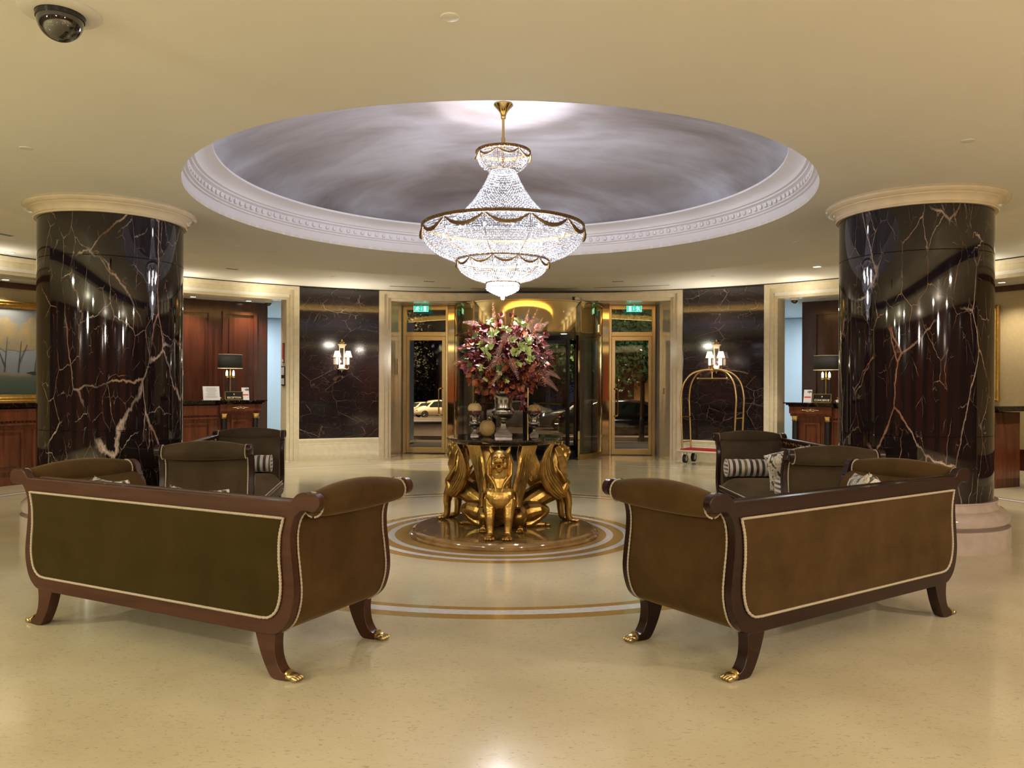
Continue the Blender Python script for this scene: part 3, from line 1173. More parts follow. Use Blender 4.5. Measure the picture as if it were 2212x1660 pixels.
MAIN = [(0.736, 2.80), (0.735, 2.72), (0.700, 2.65), (0.620, 2.585), (0.52, 2.54), (0.425, 2.505)]
LOW = [(0.418, 2.505), (0.410, 2.45), (0.375, 2.40), (0.29, 2.35), (0.21, 2.325), (0.15, 2.31)]
CROWN = [(0.240, 3.50), (0.236, 3.45), (0.205, 3.39), (0.155, 3.35), (0.118, 3.335)]
strands([(0.118, 3.335), (0.15, 3.26), (0.20, 3.17), (0.28, 3.05), (0.38, 2.945), (0.47, 2.87), (0.58, 2.82)], 0.0155, 0.02, 0.0074, 'cone_beads', ring_n=66)
strands(MAIN, 0.0155, 0.0165, 0.0076, 'main_bowl_beads')
strands(LOW, 0.0165, 0.019, 0.0074, 'lower_bowl_beads')
strands(CROWN, 0.015, 0.0165, 0.0066, 'crown_basket_beads')
items = []
for (r, z) in ((0.148, 2.285), (0.150, 2.27), (0.150, 2.255), (0.143, 2.243), (0.125, 2.232), (0.105, 2.222), (0.085, 2.212), (0.062, 2.202), (0.04, 2.192)):
    n = int(2 * PI * r / 0.021)
    items += [(r * cos(2 * PI * i / n), r * sin(2 * PI * i / n), z - ch_z, 0.0098) for i in range(n)]
bead_mesh(items, 'drop_tier_beads', 'crystal', ch)['kind'] = 'stuff'
q = MB()
q.ball((0, 0, 2.168 - ch_z), 0.021, 16, 10)
q.build('pendant_ball', 'crystal', ch)
# gold rings
for (r, z, h, nm) in ((0.742, 2.822, 0.030, 'main_ring'), (0.424, 2.512, 0.022, 'lower_ring'), (0.244, 3.515, 0.030, 'crown_ring'), (0.152, 2.306, 0.010, 'drop_ring'), (0.12, 3.338, 0.008, 'neck_ring')):
    q = MB()
    q.lathe([(r - 0.008, -h / 2), (r + 0.003, -h / 2), (r + 0.008, -h * 0.3), (r + 0.004, -h * 0.1), (r + 0.004, h * 0.1), (r + 0.008, h * 0.3), (r + 0.003, h / 2), (r - 0.008, h / 2), (r - 0.008, -h / 2)], 96, (0, 0, z - ch_z))
    if h > 0.02:
        n = int(2 * PI * r / 0.022)
        for i in range(n):
            a = 2 * PI * i / n
            q.ball(((r + 0.006) * cos(a), (r + 0.006) * sin(a), z - ch_z + 0.004 * (-1) ** i), (0.008, 0.008, h * 0.28), 6, 4)
    q.build(nm, 'antique_gold', ch)


def interp(prof, z):
    P = smooth_curve([(p[0], 0, p[1]) for p in prof], 8)
    best = min(P, key=lambda p: abs(p.z - z))
    return best.x


def swags(nrib, R, ztop, drop, prof, nm, w):
    for k in range(nrib):
        a0 = -PI / 2 - 0.14 + 2 * PI * k / nrib
        a1 = a0 + 2 * PI / nrib
        path, rr = [], []
        m = 14
        for i in range(m + 1):
            t = i / m
            a = a0 + (a1 - a0) * (0.03 + 0.94 * t)
            z = ztop - drop * (1 - (2 * t - 1) ** 2)
            r = max(interp(prof, z), 0.01) + 0.016
            path.append((r * cos(a), r * sin(a), z - ch_z))
            rr.append(w * (0.45 + 0.75 * (1 - (2 * t - 1) ** 2)) * (1.0 if i % 2 else 0.8))
        q = MB()
        q.tube(path, rr, 8)
        q.build('garland', 'antique_gold', ch)
        # rib
        P = smooth_curve([(p[0], 0, p[1]) for p in prof], 4)
        q = MB()
        q.tube([((p.x + 0.008) * cos(a0), (p.x + 0.008) * sin(a0), p.z - ch_z) for p in P], 0.003, 6)
        q.build('rib', 'antique_gold', ch)


swags(12, 0.736, 2.795, 0.075, MAIN, 'main', 0.017)
swags(12, 0.42, 2.495, 0.045, LOW, 'lower', 0.0105)
swags(8, 0.24, 3.49, 0.045, CROWN, 'crown', 0.011)
q = MB()
q.lathe([(0, 0), (0.088, 0), (0.090, -0.012), (0.082, -0.02), (0.05, -0.055), (0.028, -0.09), (0.022, -0.115), (0.026, -0.122), (0.02, -0.135), (0, -0.137)], 32)
q.build('ceiling_canopy', 'polished_brass', ch)
q = MB()
q.tube([(0, 0, -0.13), (0, 0, -0.36)], 0.0125, 14)
q.tube([(0, 0, -0.31), (0, 0, -0.37)], 0.02, 14)
q.tube([(0.018 * cos(t * PI / 8), 0, -0.385 + 0.03 * sin(t * PI / 8)) for t in range(16)], 0.006, 8, closed=True)
for k in range(4):
    a = k * PI / 2 + 0.4
    q.tube([(0.01 * cos(a), 0.01 * sin(a), -0.40), (0.23 * cos(a), 0.23 * sin(a), -0.445)], 0.005, 6)
q.tube([(0, 0, -0.40), (0, 0, -0.62)], 0.012, 10)
q.build('rod', 'polished_brass', ch)
for k in range(14):
    a = 2 * PI * k / 14
    for (r, z) in ((0.55, 2.74), (0.25, 2.46)):
        if r < 0.3 and k % 2:
            continue
        q = MB()
        q.lathe([(0, -0.012), (0.008, -0.01), (0.011, 0.003), (0.008, 0.018), (0, 0.03)], 10, (r * cos(a), r * sin(a), z - ch_z))
        q.build('bulb', 'bulb', ch)

# ================================================================== CENTRE TABLE
TX = 0.03
tb = thing('centre_table', 'round black marble table carried by three gilded winged lions on a round brown stone plinth', 'table', (TX, 0, 0))
q = MB()
q.lathe([(0, 0), (0.865, 0), (0.868, 0.012), (0.860, 0.022), (0.850, 0.026), (0.848, 0.036), (0.843, 0.048), (0.830, 0.056), (0.815, 0.060), (0.80, 0.0602), (0.6, 0.0602), (0.3, 0.0602), (0, 0.0602)], 96)
plain('brown_marble', (0.36, 0.21, 0.08), 0.08, var=0.5, vscale=9)
q.build('plinth', 'brown_marble', tb, smooth=14)
q = MB()
q.lathe([(0, 0.828), (0.44, 0.828), (0.468, 0.833), (0.478, 0.845), (0.500, 0.853), (0.522, 0.866), (0.535, 0.870), (0.538, 0.878), (0.534, 0.884), (0.50, 0.8842), (0.3, 0.8842), (0, 0.8842)], 96)
q.build('tabletop', 'table_marble', tb, smooth=14)


def lion_mesh():
    q = MB()
    q.tube([(0, .60, .385), (0, .52, .385), (0, .40, .345), (0, .27, .28), (0, .16, .20), (0, .10, .15)], [.09, .112, .112, .108, .10, .07], 16)
    q.ball((0, .585, .40), (.118, .092, .115), 16, 12)
    for s in (-1, 1):
        q.ball((s * .078, .592, .435), (.050, .060, .062), 12, 8)
        # front leg, paw, toes
        q.tube([(s * .085, .575, .38), (s * .082, .615, .31), (s * .080, .632, .24), (s * .076, .632, .17), (s * .074, .640, .11), (s * .074, .655, .09)],
               [.058, .050, .040, .033, .031, .032], 12)
        q.ball((s * .074, .682, .083), (.036, .050, .022), 12, 8)
        for k in range(4):
            u = (k - 1.5) * .0235
            q.ball((s * .074 + u, .730 - abs(k - 1.5) * .008, .077), (.0112, .028, .0175), 10, 8)
        # haunch, knee, shank, foot
        q.tube([(s * .10, .12, .16), (s * .13, .20, .20), (s * .15, .29, .215), (s * .155, .335, .205)], [.085, .098, .075, .050], 14)
        q.tube([(s * .158, .33, .19), (s * .160, .26, .13), (s * .158, .18, .085)], [.048, .042, .032], 10)
        q.ball((s * .156, .335, .203), (.049, .055, .052), 14, 10)
        q.ball((s * .10, .115, .155), (.084, .08, .088), 14, 10)
        q.ball((s * .158, .165, .087), (.030, .034, .028), 10, 8)
        q.tube([(s * .158, .16, .088), (s * .165, .26, .082), (s * .165, .33, .078)], [.026, .025, .028], 10)
        for k in range(4):
            u = (k - 1.5) * .0195
            q.ball((s * .165 + u, .364, .074), (.0092, .026, .0148), 10, 8)
        # cheeks, brow, ear, muzzle pads
        q.ball((s * .045, .580, .690), (.034, .042, .045), 10, 8)
        q.ball((s * .030, .612, .762), (.026, .022, .016), 10, 8)
        q.ball((s * .018, .640, .722), (.021, .024, .019), 10, 8)
        q.ball((s * .032, .613, .743), (.010, .010, .009), 10, 8)
        q.tube([(s * .012, .628, .756), (s * .034, .622, .764), (s * .052, .600, .752)], [.007, .008, .005], 8)
        q.tube([(s * .014, .652, .728), (s * .030, .640, .716), (s * .042, .612, .700)], [.005, .006, .005], 8)
        q.tube([(s * .062, .530, .785), (s * .080, .525, .812), (s * .088, .522, .836)], [.024, .018, .006], 10)
        # mane locks framing the face and running down the chest
        for k in range(7):
            w = k / 6
            q.tube([(s * (.060 + .020 * w), .50 - .05 * w, .79 - .02 * w), (s * (.098 + .006 * w), .53 - .06 * w, .70), (s * (.098 - .004 * w), .575 - .06 * w, .60 - .01 * w),
                    (s * (.075 - .03 * (1 - w)), .620 - .05 * w, .53 - .03 * w), (s * (.02 + .07 * w), .655 - .05 * w, .465 - .01 * w)],
                   [.010, .013, .013, .011, .004], 7)
    q.tube([(0, .55, .42), (0, .525, .55), (0, .51, .66), (0, .52, .74)], [.105, .092, .084, .078], 16)
    q.ball((0, .545, .745), (.078, .078, .068), 16, 12)
    q.tube([(0, .595, .765), (0, .632, .745), (0, .648, .735)], [.022, .018, .015], 10)
    q.ball((0, .612, .722), (.040, .040, .026), 12, 8)
    # lower jaw and tongue
    q.tube([(0, .565, .672), (0, .600, .648), (0, .628, .644)], [.036, .030, .022], 12)
    q.tube([(0, .58, .665), (0, .615, .668)], [.016, .013], 8)
    for s in (-1, 1):
        q.tube([(s * .022, .640, .706), (s * .021, .640, .686)], [.006, .003], 6)
        q.tube([(s * .018, .632, .656), (s * .018, .634, .674)], [.006, .003], 6)
    # tail curling on the plinth
    q.tube([(0, .12, .12), (.05, .10, .085), (.11, .14, .08)], [.022, .016, .014], 8)
    q.v = [(x, y + .035 * max(0.0, min(1.0, (z - .52) / .14)), z) if y > .40 else (x, y, z) for (x, y, z) in q.v]
    o = q.build('winged_lion', 'gilded', None, smooth=0)
    m = o.modifiers.new('remesh', 'REMESH')
    m.mode = 'VOXEL'
    m.voxel_size = 0.0042
    m2 = o.modifiers.new('smooth', 'SMOOTH')
    m2.factor = 0.5
    m2.iterations = 2
    bpy.context.view_layer.update()
    dg = bpy.context.evaluated_depsgraph_get()
    me = bpy.data.meshes.new_from_object(o.evaluated_get(dg))
    o.modifiers.clear()
    o.data = me
    me.shade_smooth()
    return o


def wing(s):
    back = smooth_curve([(.54, .305), (.47, .298), (.39, .35), (.31, .44), (.262, .54), (.252, .65), (.275, .75), (.32, .835)][0:8] and
                        [Vector((p[0], 0, p[1])) for p in [(.54, .305), (.47, .298), (.39, .35), (.31, .44), (.262, .54), (.252, .65), (.275, .75), (.32, .835)]], 6)
    front = smooth_curve([Vector((p[0], 0, p[1])) for p in [(.58, .33), (.58, .38), (.56, .43), (.51, .49), (.455, .56), (.42, .65), (.40, .74), (.415, .835)]], 6)
    n = len(back)
    rows_o, rows_i = [], []
    M_ = 26
    for i in range(n):
        t = i / (n - 1)
        lat = .118 + .080 * t ** 2.0
        ro, ri = [], []
        for j in range(M_ + 1):
            v = j / M_
            p = back[i].lerp(front[i], v)
            bulge = .030 * sin(PI * v) * (1 - .5 * t)
            ridge = .0085 * abs(sin(v * PI * 6 + t * 1.5))
            step = .005 * ((t * 5 + v * 1.5) % 1.0)
            edge = 0.004 if 0 < j < M_ else -0.002
            fl_ = .105 * (1 - v) ** 1.3 * min(1, .12 + t * 1.1)
            ro.append((s * (lat + fl_ + bulge + ridge + step + edge), p.x, p.z))
            ri.append((s * (lat + fl_ + bulge - .012), p.x, p.z))
        rows_o.append(ro + ri[::-1])
    q = MB()
    q.grid(rows_o, closev=True)
    m = len(rows_o[0])
    q.f.append(tuple(range(m)))
    q.f.append(tuple((n - 1) * m + k for k in range(m)))
    # curled shoulder scroll joining the wing to the chest
    q.tube([(s * .085, .60, .47), (s * .118, .575, .45), (s * .130, .555, .49), (s * .130, .515, .545), (s * .132, .470, .60)], [.02, .026, .024, .016, .004], 10)
    for k in range(6):
        u = k / 5
        q.tube([(s * .142, .585 - .03 * u, .45 - .02 * u), (s * .150, .575 - .07 * u, .39), (s * .145, .580 - .11 * u, .325 - .005 * u)], [.007, .010, .004], 6)
    return q


lion0 = lion_mesh()
lion0.parent = tb
for s in (-1, 1):
    wing(s).build('wing', 'gilded', lion0, smooth=50)
LION_ANG = [180, 62, -56]
for i, a in enumerate(LION_ANG):
    l = lion0 if i == 0 else copy_tree(lion0, tb)
    l.rotation_euler = (0, 0, -rad(a))

# ================================================================== ON THE TABLE
def urn(name, label, cat, loc, s, group=None, flutes=20):
    t = thing(name, label, cat, loc, 0.1, group)
    q = MB()
    w = 0.082 * s
    q.box(-w, w, -w, w, 0, 0.028 * s)
    q.box(-w * .92, w * .92, -w * .92, w * .92, 0.028 * s, 0.036 * s)
    # square pyramid foot
    o = [(w * .82, 0.036 * s), (w * .6, 0.055 * s), (w * .34, 0.085 * s), (w * .24, 0.125 * s)]
    rows = []
    for (h, z) in o:
        rows.append([(-h, -h, z), (h, -h, z), (h, h, z), (-h, h, z)])
    q.grid(rows, closev=True)
    q.build('foot', 'silver', t, bevel=0.002)
    fl = lambda a, z: 1 + 0.022 * abs(sin(a * flutes)) if 0.165 * s < z < 0.262 * s else 1.0
    q = MB()
    q.lathe([(0, .12 * s), (.020 * s, .12 * s), (.030 * s, .128 * s), (.034 * s, .138 * s), (.024 * s, .146 * s), (.030 * s, .152 * s), (.055 * s, .16 * s),
             (.080 * s, .175 * s), (.100 * s, .20 * s), (.108 * s, .225 * s), (.106 * s, .248 * s), (.095 * s, .262 * s), (.086 * s, .268 * s), (.088 * s, .275 * s)], 120, flute=fl)
    q.build('fluted_bowl', 'silver', t)
    q = MB()
    q.lathe([(.084 * s, .27 * s), (.082 * s, .30 * s), (.084 * s, .34 * s), (.092 * s, .38 * s), (.108 * s, .405 * s), (.128 * s, .42 * s), (.130 * s, .427 * s), (.124 * s, .428 * s),
             (.104 * s, .412 * s), (.085 * s, .38 * s), (.076 * s, .33 * s), (.0, .30 * s)], 48)
    q.build('flared_neck', 'silver', t)
    return t


urn('silver_urn', 'large silver medici urn with fluted bowl holding the bouquet', 'vase', (0.02, 0.0, 0.884), 0.98)
SU = {'left': (-0.255, 0.10), 'right': (0.30, 0.16)}
for side, (x, y) in SU.items():
    urn('small_urn', {'left': 'small silver urn on the left side of the table top under a pale pumpkin', 'right': 'small silver urn on the right side of the table top under an ochre pumpkin'}[side],
        'vase', (x, y, 0.884), 0.50, 'pair of small silver urns')


def pumpkin(name, label, loc, r, h, mat, lobes=9, depth=0.04):
    t = thing(name, label, 'pumpkin', loc)
    rows = []
    n, m = 54, 18
    for i in range(n):
        a = 2 * PI * i / n
        row = []
        for j in range(m + 1):
            ph = PI * j / m
            rr = r * sin(ph) ** 0.85 * (1 - depth * abs(cos(a * lobes / 2)) ** 3)
            z = h * 0.5 * (1 - cos(ph)) - (0.10 * h * math.exp(-(rr / r * 3.5) ** 2) if ph > PI / 2 else 0)
            row.append((rr * cos(a), rr * sin(a), z))
        rows.append(row)
    q = MB()
    q.grid(rows, closeu=True)
    q.build('body', mat, t, smooth=80)
    q = MB()
    q.tube([(0, 0, h * 0.88), (0.003, 0, h * 1.0), (0.012, 0, h * 1.13)], [r * .14, r * .08, r * .1], 8)
    q.build('stem', 'stem_brown', t)
    return t


ZU = 0.884 + 0.213
pumpkin('pumpkin', 'pale cream pumpkin set on the left small urn', (SU['left'][0], SU['left'][1], ZU - 0.008), 0.066, 0.105, 'pumpkin_skin')
pumpkin('pumpkin', 'ochre pumpkin set on the right small urn', (SU['right'][0], SU['right'][1], ZU - 0.012), 0.064, 0.095, 'melon_skin')
pumpkin('round_gourd', 'tall smooth ochre gourd standing directly on the table beside the big urn', (-0.125, -0.02, 0.884), 0.074, 0.158, 'melon_skin', 5, 0.03)


def maple_leaf(c, size, nrm, rot, q):
    """lobed autumn leaf, slightly cupped"""
    n = Vector(nrm).normalized()
    u = n.orthogonal().normalized()
    u = Matrix.Rotation(rot, 3, n) @ u
    w = n.cross(u)
    pts = []
    lob = [(0, 1.0), (14, .55), (32, .92), (52, .45), (75, .8), (110, .4), (150, .55), (180, .12), (210, .55), (250, .4), (285, .8), (308, .45), (328, .92), (346, .55)]
    C = Vector(c)
    for (a, r) in lob:
        a = rad(a)
        p = C + (u * cos(a) + w * sin(a)) * r * size + n * (-0.25 * size * r * r)
        pts.append(p)
    o = len(q.v)
    q.v.append(tuple(C))
    q.v += [tuple(p) for p in pts]
    k = len(pts)
    for i in range(k):
        q.f.append((o, o + 1 + i, o + 1 + (i + 1) % k))


random.seed(4)
for side, (x, y) in SU.items():
    for k in range(5 if side == 'left' else 6):
        a = -PI / 2 + (k - 2) * 0.75
        q = MB()
        big = 0.055 if not (side == 'right' and k == 4) else 0.075
        rr = 0.062
        maple_leaf((rr * cos(a) * 1.0, rr * sin(a), 0.030), big, (cos(a), sin(a), 0.35), random.uniform(0, 6.0), q)
        o = q.build('maple_leaf', 'leaf_dark', None, smooth=60, fix=False)
        o.location = (x, y, ZU - 0.012)
        tag(o, 'dark red leaf under the pumpkin on the %s small urn, %s' % (side, ['at its left edge', 'left of its middle', 'in its middle', 'right of its middle', 'at its right edge', 'behind the pumpkin'][k]), 'leaf', 'leaves around the %s pumpkin' % side)
for (x, y, s_, lab) in ((-0.195, 0.02, 0.05, 'dark red leaf lying on the table left of the gourd'), (-0.07, 0.04, 0.055, 'dark red leaf lying between the gourd and the big urn'), (-0.19, 0.10, 0.045, 'dark red leaf standing behind the gourd')):
    q = MB()
    maple_leaf((0, 0, 0.022), s_, (0.1, -0.5, 0.8), 0.7, q)
    o = q.build('maple_leaf', 'leaf_dark', None, smooth=60, fix=False)
    o.location = (x, y, 0.884)
    tag(o, lab, 'leaf')

# ---- the bouquet
bq = thing('flower_arrangement', 'tall autumn bouquet of burgundy foliage, rust leaves and pale green orchids in the silver urn', 'flowers', (0.02, 0.0, 1.29))
BC = Vector((0.02, 0.0, 0.33))          # centre of the ball of foliage in local coordinates
rng = random.Random(11)


def leaf(q, c, d, size, width=0.45, curl=0.25):
    """pointed leaf: c base, d direction"""
    d = Vector(d).normalized()
    up = Vector((rng.uniform(-1, 1), rng.uniform(-1, 1), rng.uniform(-0.3, 1))).normalized()
    s = d.cross(up)
    if s.length < 1e-3:
        return
    s.normalize()
    n = s.cross(d)
    rows = []
    for (t, w) in ((0, .06), (.14, .55), (.34, .98), (.58, .92), (.82, .5), (1, .03)):
        p = Vector(c) + d * size * t + n * (-curl * size * t * t)
        rows.append([p - s * w * size * width + n * w * size * .1, p, p + s * w * size * width + n * w * size * .1])
    q.grid(rows)


def cluster(mat, name, n, sel, rmin, rmax, size, width=0.45, twig=4):
    q = MB()
    for k in range(n):
        for _ in range(40):
            v = Vector((rng.gauss(0, 1), rng.gauss(0, 1), rng.gauss(0, 1))).normalized()
            if sel(v):
                break
        r = rng.uniform(rmin, rmax)
        c = BC + Vector((v.x * r * 1.05, v.y * r * .9, v.z * r * 0.93))
        for j in range(twig):
            d = (v + Vector((rng.uniform(-.9, .9), rng.uniform(-.9, .9), rng.uniform(-.9, .9)))).normalized()
            leaf(q, c + d * 0.004, d, size * rng.uniform(.6, 1.25), width)
    return q.build(name, mat, bq, smooth=70, fix=False)


cluster('leaf_burgundy', 'burgundy_leaves', 430, lambda v: True, .14, .40, .046, .33)
cluster('leaf_dark', 'dark_leaves', 280, lambda v: True, .10, .34, .055, .36)
cluster('leaf_rust', 'rust_leaves', 210, lambda v: v.z < -.15, .22, .40, .056, .42)
cluster('leaf_rust', 'rust_leaves', 40, lambda v: v.z > .2, .25, .39, .045, .38)
cluster('leaf_pink', 'pink_leaves', 34, lambda v: abs(v.x) > .75 and v.z < .4, .33, .41, .044, .34)
# green orchid heads
for (x, z, s_) in ((-.125, .30, 1.0), (-.09, .20, 1.1), (-.15, .05, 1.0), (-.13, -.02, 1.0), (-.20, .10, .9), (-.11, .09, .9), (-.03, -.14, .7), (-.19, -.10, .8), (0.0, .24, .8), (.035, .22, .8), (.12, .30, 1.1), (.165, .28, .9),
                   (.08, .14, .9), (.15, .08, 1.1), (.20, .04, 1.1), (.21, .13, 1.0), (.10, .03, 1.0), (.13, -.06, .9), (.21, -.03, .9), (-.16, -.20, .6), (.03, -.22, .5), (.25, -.02, .6)):
    rr = math.sqrt(max(0.0, .36 ** 2 - x * x - z * z)) * .85
    c = BC + Vector((x, -rr - .03, z))
    q = MB()
    fac = (Vector((x, -rr, z)).normalized() + Vector((rng.uniform(-.3, .3), -.3, rng.uniform(-.2, .4)))).normalized()
    u = fac.orthogonal().normalized()
    for k in range(6):
        d = (Matrix.Rotation(k * PI / 3 + rng.random() * .4, 3, fac) @ u) * .8 + fac * .55
        leaf(q, c, d, .060 * s_, .36, .1)
    q.ball(c + fac * .012, .010 * s_, 8, 6)
    q.build('green_orchid', 'flower_green', bq, smooth=70, fix=False)
cluster('leaf_green', 'green_leaves', 26, lambda v: v.y < 0, .30, .37, .05)


def frond(base, d, length, mat, name, spread=.26, n=13, droop=.15, r=.0018):
    q = MB()
    d = Vector(d).normalized()
    side = d.cross(Vector((0, -1, .2))).normalized()
    nn = side.cross(d)
    path = []
    for i in range(n + 1):
        t = i / n
        path.append(Vector(base) + d * length * t + Vector((0, 0, -droop * length * t * t)))
    q.tube(path, [r * (1.3 - t / n) for t in range(n + 1)], 4)
    for i in range(2, n + 1):
        t = i / n
        w = spread * length * (1 - .8 * t) * (.5 + min(1, t * 3) * .5)
        for s in (-1, 1):
            e = path[i] + side * s * w + d * w * .7 + nn * rng.uniform(-.2, .2) * w
            q.tube([path[i], path[i].lerp(e, .5) + nn * .1 * w, e], [r * .8, r * .7, r * .3], 3)
            for k in (0.35, 0.65):
                p = path[i].lerp(e, k)
                for s2 in (-1, 1):
                    q.tube([p, p + d * w * .28 + side * s2 * w * .14], [r * .6, r * .3], 3, caps=False)
    return q.build(name, mat, bq, smooth=60, fix=False)


for (b0, d, l) in (((-.28, -.1, .02), (-1, -.2, -.35), .20), ((-.28, -.12, .08), (-1, -.2, .15), .16), ((-.22, -.1, .28), (-1, -.1, .35), .17),
                   ((-.05, -.36, .12), (.8, -.1, .3), .2), ((-.04, -.36, .10), (-.8, -.1, .35), .17), ((0, -.37, .02), (-.5, -.2, -.5), .20), ((.05, -.36, .0), (.4, -.2, -.8), .2),
                   ((-.02, -.36, .12), (.5, 0, .8), .15), ((-.06, -.36, -.02), (.3, 0, .9), .16), ((.0, -.35, -.12), (-.6, -.1, -.7), .16), ((.28, -.1, .14), (.35, -.1, -.9), .30), ((.27, -.1, .20), (.55, -.1, -.6), .24),
                   ((.26, -.05, .22), (.6, -.1, .55), .18), ((.24, -.1, .18), (.8, 0, .1), .15), ((.3, -.1, -.02), (.3, -.1, -.95), .22), ((.34, -.05, -.18), (.75, 0, -.55), .17), ((.36, -.05, -.12), (.9, 0, -.35), .15)):
    frond(BC + Vector(b0), d, l, 'fern_pink', 'fern_frond')
for (b0, d, l) in (((-.09, -.16, .16), (-.04, 0, 1), .33), ((-.07, -.18, .2), (-.1, 0, 1), .22), ((.06, -.1, .26), (.12, 0, 1), .2), ((.19, -.1, .2), (.45, 0, 1), .28), ((.15, -.12, .2), (.3, 0, 1), .25), ((.22, -.08, .15), (.6, 0, 1), .24), ((.0, -.05, .3), (-.1, 0, 1), .16)):
    frond(BC + Vector(b0), d, l, 'plume_orange', 'plume', spread=.10, n=22, droop=0, r=.0024)
q = MB()
for k in range(14):
    a = 2 * PI * k / 14
    q.tube([(0.03 * cos(a), 0.03 * sin(a), -0.05), (0.08 * cos(a), 0.08 * sin(a), .1), (0.17 * cos(a), .15 * sin(a), .28)], .004, 5)
q.build('stems', 'stem_brown', bq)
q = MB()
for k in range(10):
    leaf(q, (.19 + rng.uniform(-.02, .02), -.1, -.02 - k * .012), (rng.uniform(-.5, .5), -.3, -1), .06, .4)
q.build('trailing_leaves', 'leaf_burgundy', bq, smooth=70, fix=False)

# ================================================================== SOFAS
def half_outline():
    """outer edge of the sofa end, bottom centre line to rail, half width"""
    a = smooth_curve([Vector((p[0], 0, p[1])) for p in [(.84, .20), (.90, .214), (.955, .262), (.985, .335), (.994, .41), (.985, .50), (.972, .60), (.972, .68), (.990, .740), (1.025, .778), (1.060, .786)]], 5)
    c = Vector((1.096, 0, .824))
    scroll = []
    for k in range(15):
        t = rad(-115 + k * (235 / 14))
        scroll.append(c + Vector((cos(t) * .043, 0, sin(t) * .043)))
    top = smooth_curve([scroll[-1], Vector((1.045, 0, .868)), Vector((1.005, 0, .855)), Vector((.975, 0, .822))], 4)
    return [(p.x, p.z) for p in a] + [(p.x, p.z) for p in scroll] + [(p.x, p.z) for p in top[1:]]


HO = half_outline()
SD = 0.74


def mirrored(pts):
    """closed polygon from a right half profile listed bottom to top"""
    return [(x, z) for x, z in pts] + [(-x, z) for x, z in reversed(pts)]


